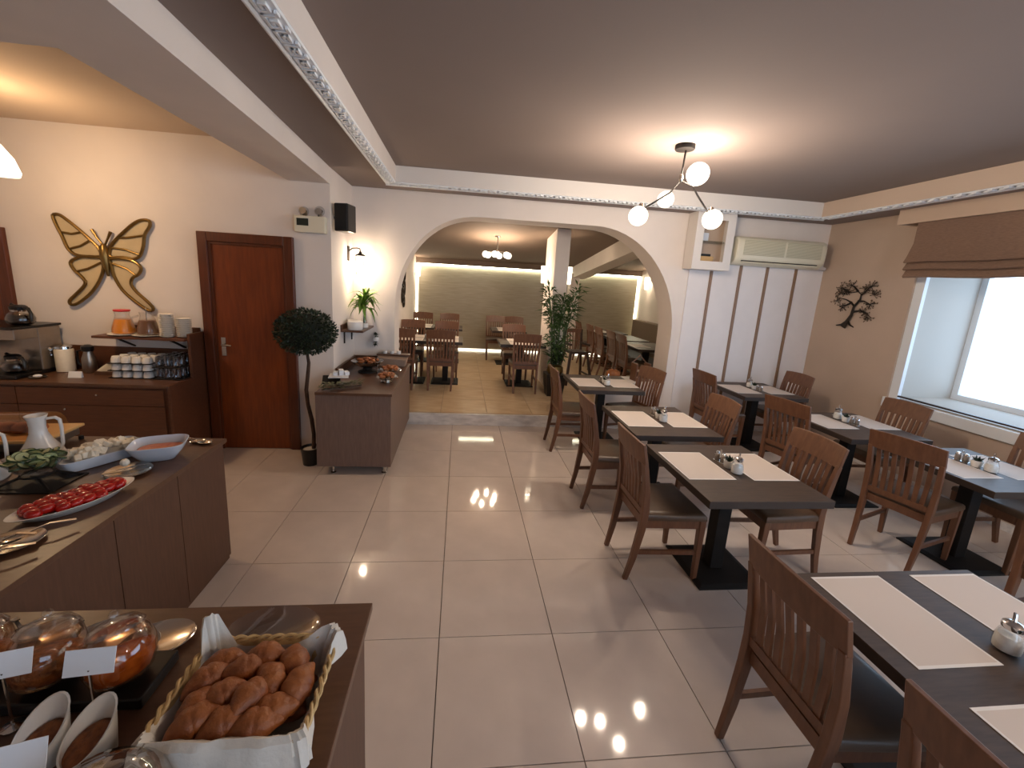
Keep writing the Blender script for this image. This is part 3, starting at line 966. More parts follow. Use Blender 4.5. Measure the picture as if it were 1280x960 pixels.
# wooden decor on the parapet
pk = thing('pumpkin', 'ribbed orange pumpkin ornament resting on the parapet', 'ornament', (2.10, 5.28, 0.63))
rings = []
for i in range(1, 8):
    tt = -PI / 2 + PI * i / 8
    rings.append([(0.095 * (1 + 0.07 * math.cos(8 * 2 * PI * j / 32)) * math.cos(tt) * math.cos(2 * PI * j / 32), 0.095 * (1 + 0.07 * math.cos(8 * 2 * PI * j / 32)) * math.cos(tt) * math.sin(2 * PI * j / 32), 0.07 + 0.07 * math.sin(tt)) for j in range(32)])
MB().loft(rings).build('shell', M_PUMP, pk, smooth=True)
MB().tube([(0, 0, 0.135), (0.01, 0, 0.165), (0.03, 0, 0.18)], [0.014, 0.01, 0.008], 8).build('stem', M_BARK, pk)
wd = thing('wooden_stand', 'small brown wooden two-tier shelf rack on the parapet', 'rack', (2.47, 5.25, 0.63), 0.15)
for sx in (-1, 1):
    MB().box(sx * 0.10 - 0.009, sx * 0.10 + 0.009, -0.07, 0.07, 0, 0.24).build('side_panel', M_CHAIR, wd)
B(-0.091, 0.091, -0.07, 0.07, 0.0, 0.015).build('shelf', M_CHAIR, wd)
B(-0.091, 0.091, -0.06, 0.07, 0.12, 0.134).build('shelf', M_CHAIR, wd)
MB().bar([(-0.10, 0.05, 0.24), (0.0, 0.05, 0.34), (0.10, 0.05, 0.24)], 0.012, 0.012, (0, 1, 0)).build('top_frame', M_CHAIR, wd)
bd = thing('small_dish', 'small pale dish of trinkets beside the pumpkin', 'dish', (2.00, 5.20, 0.63))
MB().lathe([(0.035, 0), (0.055, 0.02), (0.052, 0.022), (0.03, 0.008)], 16).build('bowl', M_PORC, bd, smooth=True)
for k in range(3):
    MB().ball((0.018 * math.cos(2.1 * k), 0.018 * math.sin(2.1 * k), 0.028), 0.016, 10, 6).build('shell', M_FETA, bd, smooth=True)

# metal ornament on the rear room side wall
mo = thing('metal_wall_ornament', 'dark metal ornament of linked loops on the rear side wall', 'wall art', (XRL, 7.7, 1.75))
for k, (dy, dz, r) in enumerate(((0.0, 0.33, 0.10), (0.08, 0.14, 0.13), (-0.10, 0.05, 0.12), (0.06, -0.12, 0.14), (-0.10, -0.25, 0.13), (0.04, -0.36, 0.10))):
    MB().tube([(0.022, dy + r * 0.8 * math.cos(2 * PI * j / 18), dz + r * math.sin(2 * PI * j / 18)) for j in range(18)], 0.016, 6, closed=True).build('loop', M_DARKART, mo)
    MB().ball((0.022, dy, dz), (0.012, 0.05, 0.06), 10, 6).build('disc', M_DARKART, mo)

# --- rear lamps
def shade_sconce(x, y, z, side, label, watts):
    s = thing('wall_sconce', label, 'wall lamp', (x, y, z), 0, 'rear room sconces')
    MB().box(0 if side > 0 else -0.02, 0.02 if side > 0 else 0, -0.04, 0.04, -0.12, 0.12).build('back_plate', M_CHROME, s)
    c = side * 0.075
    MB().lathe([(0.045, -0.14), (0.052, 0.0), (0.058, 0.14)], 16, (c, 0, 0), close=False).build('shade', M_SHADE, s, smooth=True)
    MB().ball((c, 0, 0), (0.016, 0.016, 0.03), 8, 6).build('bulb', M_BULB, s)
    lamp('bulb_light', (c, 0, 0), watts, WARM2, s, 0.03)
    return s
shade_sconce(1.45, 6.92, 2.0, -1, 'lit white shade sconce on the passage side of the pier', W_WALLREAR)
shade_sconce(1.67, 6.75, 2.0, 1, 'lit white shade sconce on the bench side of the pier', W_WALLREAR)
shade_sconce(XRL, 9.72, 2.0, 1, 'lit white shade sconce next to the glowing strip corner', W_WALLREAR)
shade_sconce(XRR, 9.42, 2.0, -1, 'lit white shade sconce above the wall bench', W_WALLREAR)

ch = thing('chandelier', 'round cluster chandelier of glowing globes on the rear room ceiling', 'chandelier', (0.60, 7.3, zr(7.3)))
MB().lathe([(0.06, 0.012), (0.06, -0.005), (0.02, -0.02)], 18).build('canopy', M_CHROME, ch, smooth=True)
MB().tube([(0, 0, 0), (0, 0, -0.24)], 0.008, 8).build('stem', M_CHROME, ch)
MB().ball((0, 0, -0.25), 0.03, 12, 8).build('hub', M_CHROME, ch, smooth=True)
for k in range(6):
    a = 2 * PI * k / 6 + 0.25
    px, py = 0.21 * math.cos(a), 0.21 * math.sin(a)
    MB().tube([(0, 0, -0.25), (px * 0.6, py * 0.6, -0.26), (px, py, -0.28)], 0.006, 6).build('arm', M_CHROME, ch)
    MB().ball((px, py, -0.31), 0.055, 14, 10).build('globe', M_GLOBE, ch, smooth=True)
    lamp('bulb_light', (px, py, -0.31), W_REAR, WARM2, ch, 0.03)

# ================================================================== LAMPS AND WALL THINGS
pn = thing('branch_pendant', 'black branching pendant lamp with four glowing glass globes', 'pendant lamp', (1.69, 3.30, ZT))
MB().lathe([(0.075, 0.0), (0.075, -0.028), (0.070, -0.034), (0.01, -0.036)], 24).build('canopy', M_BLACK, pn, smooth=True)
MB().tube([(0.01, 0, -0.03), (0.0, 0, -0.22)], 0.007, 8).build('drop_rod', M_BLACK, pn)
MB().lathe([(0.012, -0.21), (0.016, -0.22), (0.016, -0.26), (0.010, -0.27)], 12).build('joint', M_SILVER, pn, smooth=True)
arms = [((0.0, 0, -0.26), (0.10, -0.02, -0.30)), ((0.0, 0, -0.26), (-0.09, -0.03, -0.36)), ((-0.09, -0.03, -0.36), (-0.30, -0.05, -0.50)),
        ((0.10, -0.02, -0.30), (0.15, 0.0, -0.35)), ((0.15, 0.0, -0.35), (0.30, 0.02, -0.50))]
for a, b in arms:
    MB().tube([a, b], 0.007, 8).build('arm', M_BLACK, pn)
for (x, y, z, r, w) in ((0.10, -0.06, -0.215, 0.085, 1.0), (-0.09, 0.03, -0.40, 0.064, 1.0), (-0.335, -0.05, -0.555, 0.074, 1.0), (0.32, 0.02, -0.525, 0.078, 1.0)):
    g = MB().ball((x, y, z), r, 18, 12).build('globe', M_GLOBE, pn, smooth=True)
    MB().ball((x, y, z), 0.022, 10, 8).build('bulb', M_BULB, g)
    lamp('bulb_light', (x, y, z), W_PENDANT * w, WARM, pn, 0.03)
MB().lathe([(0.02, 0.0), (0.02, 0.035), (0.012, 0.045)], 12, (0.30, 0.02, -0.475)).build('socket', M_SILVER, pn, smooth=True)
MB().lathe([(0.02, 0.0), (0.02, 0.035), (0.012, 0.045)], 12, (-0.32, -0.05, -0.505)).build('socket', M_SILVER, pn, smooth=True)

# second pendant of the same hall, behind the camera over the front of the room
pn2 = dup(pn, (2.6, -0.6, ZT), 0.6, 'second branching globe pendant lamp further down the hall')
pn2['group'] = 'branching pendants'
pn['group'] = 'branching pendants'

# wall lantern on the side return
sc = thing('wall_lantern', 'lit iron wall lantern above the corner shelf', 'wall lamp', (XS, 4.86, 2.06))
MB().box(0, 0.014, -0.03, 0.03, -0.09, 0.07).build('back_plate', M_DARKART, sc, bevel=0.003)
MB().tube([(0.01, 0, 0.02), (0.05, 0, 0.05), (0.10, 0, 0.055), (0.13, 0, 0.05), (0.135, 0, 0.02)], 0.007, 8).build('arm', M_DARKART, sc, smooth=True)
MB().lathe([(0.012, 0.02), (0.02, 0.0), (0.055, -0.02), (0.058, -0.03)], 16, (0.135, 0, 0)).build('hood', M_DARKART, sc, smooth=True)
MB().lathe([(0.045, -0.03), (0.058, -0.08), (0.058, -0.17), (0.048, -0.22)], 16, (0.135, 0, 0), close=False).build('lantern_glass', M_GLOBE, sc, smooth=True)
for k in range(4):
    a = PI / 4 + k * PI / 2
    MB().tube([(0.135 + 0.052 * math.cos(a), 0.052 * math.sin(a), -0.03), (0.135 + 0.064 * math.cos(a), 0.064 * math.sin(a), -0.10), (0.135 + 0.05 * math.cos(a), 0.05 * math.sin(a), -0.23)], 0.004, 5).build('cage_bar', M_DARKART, sc)
MB().ball((0.135, 0, -0.12), (0.02, 0.02, 0.03), 10, 6).build('bulb', M_BULB, sc)
lamp('bulb_light', (0.135, 0, -0.12), W_SCONCE, WARM2, sc, 0.03)

# frosted lamp over the coffee counter, cut by the picture edge
ll = thing('ceiling_lamp', 'frosted white glass lamp glowing over the coffee counter', 'ceiling lamp', (-3.26, 3.40, ZL))
MB().lathe([(0.06, 0), (0.06, -0.02), (0.02, -0.03)], 18).build('canopy', M_SILVER, ll, smooth=True)
MB().tube([(0, 0, -0.02), (0, 0, -0.36)], 0.008, 8).build('rod', M_SILVER, ll)
MB().lathe([(0.03, -0.36), (0.06, -0.40), (0.11, -0.48), (0.135, -0.57), (0.125, -0.60)], 22, close=False).build('shade', glow('frosted_shade', (255, 238, 206), 1.8, 0.55), ll, smooth=True)
MB().ball((0, 0, -0.50), (0.03, 0.03, 0.045), 10, 8).build('bulb', M_BULB, ll)
lamp('bulb_light', (0, 0, -0.50), W_BUFFET, WARMB, ll, 0.05)

# air conditioner
ac = thing('air_conditioner', 'cream wall-mounted air conditioner above the batten panels', 'air conditioner', (3.93, YB, 2.22))
prof = [(0, 0.0), (-0.12, 0.0), (-0.175, 0.035), (-0.20, 0.09), (-0.205, 0.27), (-0.185, 0.315), (-0.15, 0.335), (0, 0.335)]
rings = []
for (x, s) in ((-0.60, 0.93), (-0.585, 0.98), (-0.565, 1.0), (0.565, 1.0), (0.585, 0.98), (0.60, 0.93)):
    rings.append([(x, y * s, 0.168 + (z - 0.168) * s) for y, z in prof])
MB().loft(rings).build('casing', M_BEIGEP, ac, smooth=True)
mb = MB()
for k in range(14):
    z = 0.115 + k * 0.013
    mb.box(-0.52, 0.02, -0.209, -0.2045, z, z + 0.007).box(0.05, 0.52, -0.209, -0.2045, z, z + 0.007)
mb.build('grille', mat('grille_grey', (186, 180, 152), 0.5), ac)
B(-0.52, 0.50, -0.192, -0.150, 0.040, 0.052).build('louver_slot', M_GAP, ac)
MB().bar([(-0.52, -0.186, 0.036), (0.50, -0.186, 0.036)], 0.03, 0.008, (0, 0.6, 0.8)).build('louver', M_BEIGEP, ac)
pipe = MB().tube([(0.58, -0.06, 0.03), (0.70, -0.06, 0.025), (0.735, -0.06, 0.02)], 0.022, 8)
pipe.build('pipe_cover', M_WHITE, ac, smooth=True)

# box niche beside it
nb = thing('wall_niche', 'white box shelf with glass tier beside the air conditioner', 'wall shelf', (2.76, YB, 2.13))
w, h, d = 0.49, 0.668, 0.22
MB().box(0, 0.02, -d + 0.02, -0.015, 0, h).box(w - 0.02, w, -d + 0.02, -0.015, 0, h).box(0.02, w - 0.02, -d + 0.02, -0.015, 0, 0.02).box(0.02, w - 0.02, -d + 0.02, -0.015, h - 0.02, h).build('carcass', M_WHITE, nb)
MB().box(0, 0.10, -d, -d + 0.02, 0, h).box(w - 0.10, w, -d, -d + 0.02, 0, h).box(0.10, w - 0.10, -d, -d + 0.02, 0, 0.10).box(0.10, w - 0.10, -d, -d + 0.02, h - 0.09, h).build('front_frame', M_WHITE, nb)
B(0.02, w - 0.02, -0.03, -0.015, 0.02, h - 0.02).build('back_panel', M_WALLR, nb)
B(0.02, w - 0.02, -d + 0.03, -0.03, 0.33, 0.338).build('glass_tier', glass('shelf_glass', (190, 205, 200), 0.2), nb)
rt = thing('router', 'flat black router lying in the white box shelf', 'router', (2.96, YB - 0.10, 2.151))
B(-0.08, 0.10, -0.06, 0.05, 0, 0.14).build('stand_box', mat('cardboard', (196, 160, 110), 0.8), rt)
B(-0.09, 0.06, -0.065, 0.055, 0.14, 0.168).build('case', M_PLASTIC, rt, bevel=0.005)
bxw = thing('small_white_box', 'small pale box inside the white box shelf', 'box', (2.93, YB - 0.09, 2.468))
B(-0.05, 0.05, -0.04, 0.03, 0, 0.10).build('body', M_PORCB, bxw, bevel=0.003)

# iron tree on the window wall
ta = thing('tree_wall_art', 'dark metal tree wall art beside the window', 'wall art', (XR - 0.02, 4.52, 1.56))
def tp(y, z):
    return (0.0, y - 4.52, z - 1.56)
trunk = MB().tube([tp(4.60, 1.545), tp(4.565, 1.60), tp(4.52, 1.69), tp(4.51, 1.80)], [0.045, 0.026, 0.020, 0.016], 8, flat=0.5, nrm=(0, 1, 0))
trunk.tube([tp(4.69, 1.55), tp(4.62, 1.565), tp(4.56, 1.60)], [0.006, 0.012, 0.016], 6)
trunk.tube([tp(4.46, 1.55), tp(4.51, 1.57), tp(4.55, 1.61)], [0.006, 0.012, 0.016], 6)
trunk.build('trunk', M_DARKART, ta, smooth=True)
brs = [[(4.51, 1.80), (4.56, 1.84), (4.63, 1.87), (4.73, 1.89)], [(4.51, 1.79), (4.45, 1.88), (4.45, 1.94), (4.50, 1.97), (4.61, 1.95)],
       [(4.51, 1.73), (4.42, 1.75), (4.34, 1.72), (4.29, 1.69)], [(4.45, 1.93), (4.40, 1.98), (4.35, 2.04)], [(4.61, 1.95), (4.66, 1.99), (4.72, 2.01)],
       [(4.47, 1.86), (4.40, 1.86), (4.32, 1.83)], [(4.55, 1.84), (4.62, 1.80), (4.70, 1.79)], [(4.50, 1.97), (4.55, 2.02), (4.59, 2.04)]]
for br in brs:
    n = len(br)
    MB().tube([tp(*p) for p in br], [0.013 - 0.009 * i / (n - 1) for i in range(n)], 6).build('branch', M_DARKART, ta, smooth=True)
q = random.Random(5)
tw, lf = MB(), MB()
for (cy, cz) in ((4.72, 2.01), (4.59, 2.04), (4.35, 2.03), (4.75, 1.85), (4.32, 1.83), (4.32, 1.68), (4.66, 1.77), (4.30, 1.94), (4.73, 1.93), (4.42, 2.0), (4.65, 1.97), (4.38, 1.75)):
    for k in range(16):
        a, L = q.uniform(0, 2 * PI), q.uniform(0.03, 0.085)
        e = (cy + L * math.cos(a), cz + L * 0.8 * math.sin(a))
        tw.tube([tp(cy, cz), tp(*e)], 0.0022, 4)
        p = Vector(tp(*e))
        p.x = q.uniform(-0.012, 0.008)
        b = q.uniform(0, PI)
        u, v = Vector((0, math.cos(b), math.sin(b))), Vector((0.3, -math.sin(b), math.cos(b)))
        lf.add([p - u * 0.014, p + v * 0.006, p + u * 0.014, p - v * 0.006], [(0, 1, 2, 3)])
tw.build('twigs', M_DARKART, ta)
lf.build('leaves', mat('art_leaf', (92, 76, 62), 0.35, metal=0.7), ta)

# roman blind
bl = thing('roman_blind', 'brown fabric roman blind gathered above the window', 'blind', (XR - 0.16, 0, 0))
y0, y1 = WY0 - 0.1, 3.88
def fold(prof, name):
    rings = []
    for k in range(25):
        y = y0 + (y1 - y0) * k / 24
        dz = 0.006 * math.sin(k * 1.7) if 0 < k < 24 else 0
        rings.append([(x, y, z + dz * (0 if z > 2.5 else 1)) for x, z in prof])
    return MB().loft(rings, True, True).build(name, M_BLIND, bl, smooth=True)
fold([(0.02, 2.79), (-0.005, 2.79), (-0.005, 2.46), (-0.05, 2.32), (-0.075, 2.27), (-0.06, 2.262), (-0.01, 2.33), (0.02, 2.45)], 'flat_panel')
fold([(0.0, 2.31), (-0.02, 2.28), (-0.065, 2.20), (-0.05, 2.19), (-0.005, 2.23)], 'fold')
fold([(0.012, 2.24), (-0.012, 2.21), (-0.05, 2.13), (-0.035, 2.115), (0.005, 2.15)], 'fold')

# gilded butterfly
bf = thing('butterfly_wall_art', 'large gilded metal butterfly on the wall above the coffee counter', 'wall art', (-3.27, YD - 0.012, 1.80))
wings = [
 ('upper', [(-0.37, 0.39), (-0.32, 0.40), (-0.26, 0.36), (-0.18, 0.29), (-0.10, 0.21), (-0.03, 0.13), (-0.02, 0.06), (-0.11, 0.05), (-0.19, 0.05), (-0.25, 0.07), (-0.29, 0.12), (-0.32, 0.22), (-0.35, 0.30)],
  [[(-0.32, 0.25), (-0.24, 0.24), (-0.16, 0.26)], [(-0.27, 0.11), (-0.18, 0.14), (-0.10, 0.19)]]),
 ('lower', [(-0.02, 0.04), (-0.11, 0.045), (-0.18, 0.045), (-0.26, 0.01), (-0.28, -0.03), (-0.25, -0.09), (-0.20, -0.14), (-0.18, -0.20), (-0.26, -0.29), (-0.33, -0.36), (-0.32, -0.40), (-0.26, -0.38), (-0.15, -0.29), (-0.06, -0.17), (-0.01, -0.05)],
  [[(-0.24, -0.09), (-0.14, -0.06), (-0.03, 0.0)]]),
 ('upper', [(0.42, 0.40), (0.35, 0.40), (0.28, 0.36), (0.19, 0.28), (0.11, 0.20), (0.07, 0.14), (0.06, 0.06), (0.17, 0.06), (0.25, 0.05), (0.31, 0.08), (0.35, 0.17), (0.37, 0.27), (0.42, 0.35)],
  [[(0.14, 0.23), (0.23, 0.24), (0.37, 0.27)], [(0.07, 0.14), (0.19, 0.13), (0.31, 0.09)]]),
 ('lower', [(0.06, 0.04), (0.19, 0.045), (0.27, 0.02), (0.31, -0.03), (0.28, -0.09), (0.23, -0.12), (0.21, -0.18), (0.25, -0.25), (0.34, -0.34), (0.38, -0.40), (0.34, -0.42), (0.23, -0.34), (0.13, -0.24), (0.07, -0.11), (0.06, -0.01)],
  [[(0.06, 0.0), (0.18, -0.04), (0.26, -0.10)]])]
def smooth_loop(pts, n=3):
    out = []
    k = len(pts)
    for i in range(k):
        p0, p1, p2, p3 = pts[i - 1], pts[i], pts[(i + 1) % k], pts[(i + 2) % k]
        for j in range(n):
            t = j / n
            out.append(tuple(0.5 * (2 * p1[c] + (p2[c] - p0[c]) * t + (2 * p0[c] - 5 * p1[c] + 4 * p2[c] - p3[c]) * t * t + (3 * p1[c] - p0[c] - 3 * p2[c] + p3[c]) * t ** 3) for c in (0, 1)))
    return out
for kind, pts, veins in wings:
    lp = smooth_loop(pts)
    wg = MB().prism(lp, -0.004, 0.004, 'xz').build(kind + '_wing', M_GOLDP, bf)
    MB().tube([(x, -0.012, z) for x, z in lp], 0.014, 8, closed=True, nrm=(0, 1, 0)).build('wing_rim', M_GOLD, wg, smooth=True)
    for vn in veins:
        MB().tube([(x, -0.010, z) for x, z in vn], 0.010, 8).build('vein', M_GOLD, wg, smooth=True)
MB().tube([(0.02, -0.02, 0.17), (0.02, -0.022, 0.14), (0.02, -0.024, 0.06), (0.025, -0.022, -0.03), (0.03, -0.018, -0.12)], [0.014, 0.030, 0.036, 0.024, 0.008], 10).build('body', M_GOLD, bf, smooth=True)
for e in ([(0.01, 0.16), (-0.03, 0.22), (-0.065, 0.29)], [(0.03, 0.16), (0.06, 0.22), (0.09, 0.28)]):
    MB().tube([(x, -0.016, z) for x, z in e], [0.008, 0.009, 0.014], 8).build('antenna', M_GOLD, bf, smooth=True)

# emergency light
em = thing('emergency_light', 'cream emergency light box with twin spotlights beside the door', 'emergency light', (-1.43, YD, 2.19))
B(-0.14, 0.14, -0.07, 0, 0, 0.15).build('box', M_BEIGEP, em, bevel=0.006)
B(-0.115, -0.01, -0.073, -0.069, 0.06, 0.125).build('label_plate', M_STICK, em)
for s in (-1, 1):
    hd = MB().lathe([(0.03, 0.0), (0.05, -0.035), (0.058, -0.07), (0.05, -0.068), (0.03, -0.03)], 18, M=Matrix.Translation((s * 0.072, -0.03, 0.20)) @ Matrix.Rotation(-PI / 2 + 0.1 * s, 4, 'X') @ Matrix.Rotation(PI, 4, 'X')).build('spotlight', M_CHROME, em, smooth=True)
    MB().tube([(s * 0.072, -0.035, 0.148), (s * 0.072, -0.035, 0.17)], 0.008, 8).build('swivel', M_PLASTIC, em)

# loudspeaker
sp = thing('loudspeaker', 'black loudspeaker mounted high on the corner return', 'loudspeaker', (XS + 0.11, 4.36, 2.36), -0.2)
B(-0.07, 0.07, -0.09, 0.09, -0.13, 0.13).build('cabinet', M_PLASTIC, sp, bevel=0.012)
B(-0.06, 0.06, -0.098, -0.088, -0.12, 0.12).build('grille', mat('speaker_mesh', (16, 15, 16), 0.8, bump=0.4, bscale=400), sp, bevel=0.01)
MB().tube([(-0.11, 0, 0), (-0.06, 0, 0)], 0.015, 8).build('bracket', M_BLACK, sp)

# ================================================================== TOPIARY
tt_ = thing('topiary_tree', 'ball topiary tree with a wavy trunk beside the door', 'topiary', (-1.385, 3.90, 0))
MB().lathe([(0.055, 0), (0.07, 0.002), (0.088, 0.16), (0.092, 0.17), (0.082, 0.17), (0.078, 0.15), (0.01, 0.15)], 20).build('pot', M_PLASTIC, tt_, smooth=True)
MB().lathe([(0.079, 0.145), (0.05, 0.158), (0.01, 0.16)], 16).build('pebbles', M_PORC, tt_)
MB().tube([(0.03, 0, 0.14), (0.035, 0, 0.30), (0.02, 0, 0.45), (-0.01, 0, 0.60), (-0.02, 0, 0.74), (0.0, 0, 0.90), (0.01, 0, 1.00), (-0.01, 0, 1.15)], [0.020, 0.018, 0.019, 0.017, 0.018, 0.017, 0.015, 0.012], 9).build('trunk', M_BARK, tt_, smooth=True)
q = random.Random(2)
lf = MB()
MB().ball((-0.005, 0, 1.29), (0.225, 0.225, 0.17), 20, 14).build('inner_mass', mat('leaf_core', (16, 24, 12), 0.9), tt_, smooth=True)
for k in range(2600):
    a, u = q.uniform(0, 2 * PI), q.uniform(-1, 1)
    s = math.sqrt(1 - u * u)
    n = Vector((s * math.cos(a), s * math.sin(a), u))
    r = q.uniform(0.88, 1.04)
    p = Vector((-0.005 + n.x * 0.25 * r, n.y * 0.25 * r, 1.29 + n.z * 0.195 * r))
    d = (n + Vector((q.uniform(-.8, .8), q.uniform(-.8, .8), q.uniform(-.8, .8)))).normalized()
    sd = d.cross(Vector((q.uniform(-1, 1), q.uniform(-1, 1), q.uniform(-1, 1)))).normalized() * 0.007
    L = q.uniform(0.022, 0.038)
    lf.add([p, p + d * L * 0.5 + sd, p + d * L, p + d * L * 0.5 - sd], [(0, 1, 2, 3)])
lf.build('foliage', M_LEAF, tt_)

# ================================================================== SIDE BUFFET
sb = thing('side_buffet', 'brown buffet cabinet on chrome feet in front of the arch step', 'cabinet', (0, 0, 0))
bx0, bx1, by0, by1 = XS + 0.012, -0.59, 3.66, YB - 0.01
B(bx0, bx1, by0, by1, 0.085, 0.765).build('body', M_SIDEB, sb)
B(bx0, bx1 + 0.01, by0 - 0.01, by1, 0.765, 0.79).build('worktop', M_CTOP, sb, bevel=0.002)
B(bx0, bx0 + 0.018, YD + 0.02, by1, 0.79, 0.87).build('upstand', M_CTOP, sb)
B(bx0 + 0.018, bx1 - 0.1, by1 - 0.018, by1, 0.79, 0.87).build('upstand', M_CTOP, sb)
for (x, y) in ((-1.12, 3.72), (-0.66, 3.72), (-1.12, 4.9), (-0.66, 4.9), (-0.66, 4.3)):
    MB().lathe([(0.022, 0), (0.024, 0.006), (0.013, 0.012), (0.013, 0.085)], 12, (x, y, 0)).build('foot', M_CHROME, sb, smooth=True)
# corner shelf
sh = thing('corner_shelf', 'brown wooden wall shelf under the iron lantern', 'shelf', (XS, 4.80, 1.215))
B(0.0, 0.235, -0.28, 0.265, 0, 0.022).build('board', M_CTOP, sh, bevel=0.002)
B(0.0, 0.016, -0.28, 0.265, 0.022, 0.075).build('back_strip', M_CTOP, sh)
for y in (-0.15, 0.16):
    MB().box(0.0, 0.012, y - 0.012, y + 0.012, -0.14, 0).box(0.0, 0.18, y - 0.012, y + 0.012, -0.012, 0).build('bracket', M_DARKART, sh)
for (x, y, r, l) in ((-1.125, 4.60, 0.080, 'front'), (-1.185, 4.735, 0.058, 'rear')):
    c = thing('white_ramekin', 'round white lidded dish on the corner shelf, %s one' % l, 'dish', (x, y, 1.238), 0, 'white shelf dishes')
    MB().lathe([(r * 0.9, 0), (r, 0.01), (r, 0.065), (r * 0.96, 0.075)], 24).build('bowl', M_PORC, c, smooth=True)
    MB().lathe([(r * 1.02, 0.075), (r * 1.02, 0.085), (r * 0.9, 0.095), (0.01, 0.098)], 24).build('lid', M_PORC, c, smooth=True)
# spiky plant
sk = thing('spiky_plant', 'bright green spiky plant in a slim vase on the corner shelf', 'plant', (-1.085, 4.845, 1.238))
MB().lathe([(0.035, 0), (0.04, 0.01), (0.03, 0.09), (0.022, 0.18), (0.028, 0.25)], 16).build('vase', M_GLASS, sk, smooth=True)
MB().lathe([(0.045, 0), (0.048, 0.03), (0.04, 0.05)], 16).build('base_cup', M_PORC, sk, smooth=True)
MB().tube([(0, 0, 0.05), (0.004, 0, 0.16), (0, 0, 0.27)], 0.012, 8).build('stalk', M_LEAF3, sk)
def blade(L, droop):
    rings = []
    for i in range(7):
        t = i / 6
        w = 0.021 * math.sin(PI * min(1, t * 0.92 + 0.06)) + 0.001
        x = L * t * (0.75 + 0.25 * math.cos(t * 1.0))
        z = L * 0.62 * t - droop * t * t
        rings.append([(x, -w, z + w * 0.35), (x, 0, z), (x, w, z + w * 0.35)])
    return MB().loft(rings, False, False).mesh('leaf', M_LEAF2)
blades = [blade(0.21, 0.10), blade(0.23, 0.20), blade(0.25, 0.30), blade(0.19, 0.02)]
q = random.Random(4)
for k in range(64):
    o = link('leaf', blades[k % 4], sk, 0, (0, 0, 0.23 + q.uniform(-0.03, 0.12)), (q.uniform(-0.3, 0.3), q.uniform(-0.75, 0.3), 2 * PI * k / 64 * 7.0))
    o.scale = (q.uniform(0.7, 0.95),) * 3
# ring wall planter
rp = thing('ring_planter', 'small white ring planter with green sprig on the arch wall', 'wall planter', (-0.99, YB, 1.08))
MB().lathe([(0.035, -0.025), (0.04, 0.0), (0.035, 0.025)], 16, (0, -0.045, 0)).build('cup', M_PORC, rp, smooth=True)
mb = MB()
for k in range(60):
    a, t_, L = q.uniform(0, 2 * PI), q.uniform(-1.2, 1.2), q.uniform(0.03, 0.06)
    d = Vector((math.cos(a) * math.cos(t_), math.sin(a) * math.cos(t_), math.sin(t_)))
    o = Vector((0, -0.045, 0.045 if q.random() < 0.6 else -0.045))
    s_ = d.cross(Vector((0, 0, 1))).normalized() * 0.01
    mb.add([o, o + d * L * .5 + s_, o + d * L, o + d * L * .5 - s_], [(0, 1, 2, 3)])
mb.build('sprig', M_LEAF, rp)

ZC = 0.791
# pot of pastries on the side buffet
def pastry_mesh(seed):
    q = random.Random(seed)
    mb = MB()
    rings = []
    for i in range(1, 9):
        t = i / 9
        r = 0.021 * math.sin(PI * t) * (1 + 0.12 * math.sin(9 * t * PI)) + 0.003
        a = (t - 0.5) * 1.3
        c = Vector((0.055 * math.sin(a) * 1.3, 0.03 * (math.cos(a) - 1), 0.014))
        rings.append([c + Vector((0, r * math.cos(2 * PI * j / 10), r * 0.85 * math.sin(2 * PI * j / 10))) for j in range(10)])
    return mb.loft(rings).mesh('pastry', M_BREAD, True)
PM = [pastry_mesh(1)]
def pastries(name, label, group, cx, cy, z, R, n, seed):
    q = random.Random(seed)
    for k in range(n):
        a, r = 2.4 * k, R * math.sqrt((k + 0.3) / n)
        o = link(name, PM[0], None, 0, (cx + r * math.cos(a), cy + r * math.sin(a), z + 0.022 * (1 - (r / R) ** 2)), (q.uniform(-.3, .3), q.uniform(-.3, .3), q.uniform(0, 6)))
        tag(o, label, 'pastry', group)
ct = thing('chafing_pot', 'round chrome serving pot heaped with pastries on the side buffet', 'serving pot', (-0.98, 4.52, ZC))
MB().lathe([(0.10, 0), (0.10, 0.012), (0.05, 0.03), (0.04, 0.06)], 22).build('foot', M_BLACK, ct, smooth=True)
MB().lathe([(0.05, 0.05), (0.13, 0.08), (0.165, 0.115), (0.17, 0.125), (0.155, 0.122), (0.12, 0.10), (0.01, 0.095)], 26).build('pan', M_SILVER, ct, smooth=True)
MB().tube([(0.12, -0.06, 0.0), (0.12, -0.06, 0.10)], 0.012, 8).build('burner_leg', M_CHROME, ct)
pastries('pastry', 'brown pastry piled in the round chrome serving pot', 'pastries in the serving pot', -0.98, 4.52, ZC + 0.105, 0.12, 12, 3)
for (x, y, r, l) in ((-0.70, 4.10, 0.105, 'nearest the buffet edge'), (-0.72, 4.44, 0.115, 'behind the other plate')):
    p = thing('silver_plate', 'chrome footed plate of pies ' + l, 'plate', (x, y, ZC), 0, 'plates of pies')
    MB().lathe([(0.055, 0), (0.06, 0.006), (0.03, 0.012), (0.035, 0.035), (r * 0.8, 0.042), (r, 0.055), (r * 0.97, 0.058), (r * 0.75, 0.048), (0.01, 0.045)], 26).build('plate', M_SILVER, p, smooth=True)
    pastries('pastry', 'brown pie piece on the chrome plate ' + l, 'pies ' + l, x, y, ZC + 0.048, r * 0.75, 8, 5)
nd = thing('napkin_stand', 'white paper napkins on a slanted stand at the buffet corner', 'napkin stand', (-1.13, 4.02, ZC), 0.2)
MB().bar([(-0.08, -0.05, 0.0), (-0.08, 0.05, 0.06)], 0.16, 0.006).build('rest', M_BLACK, nd)
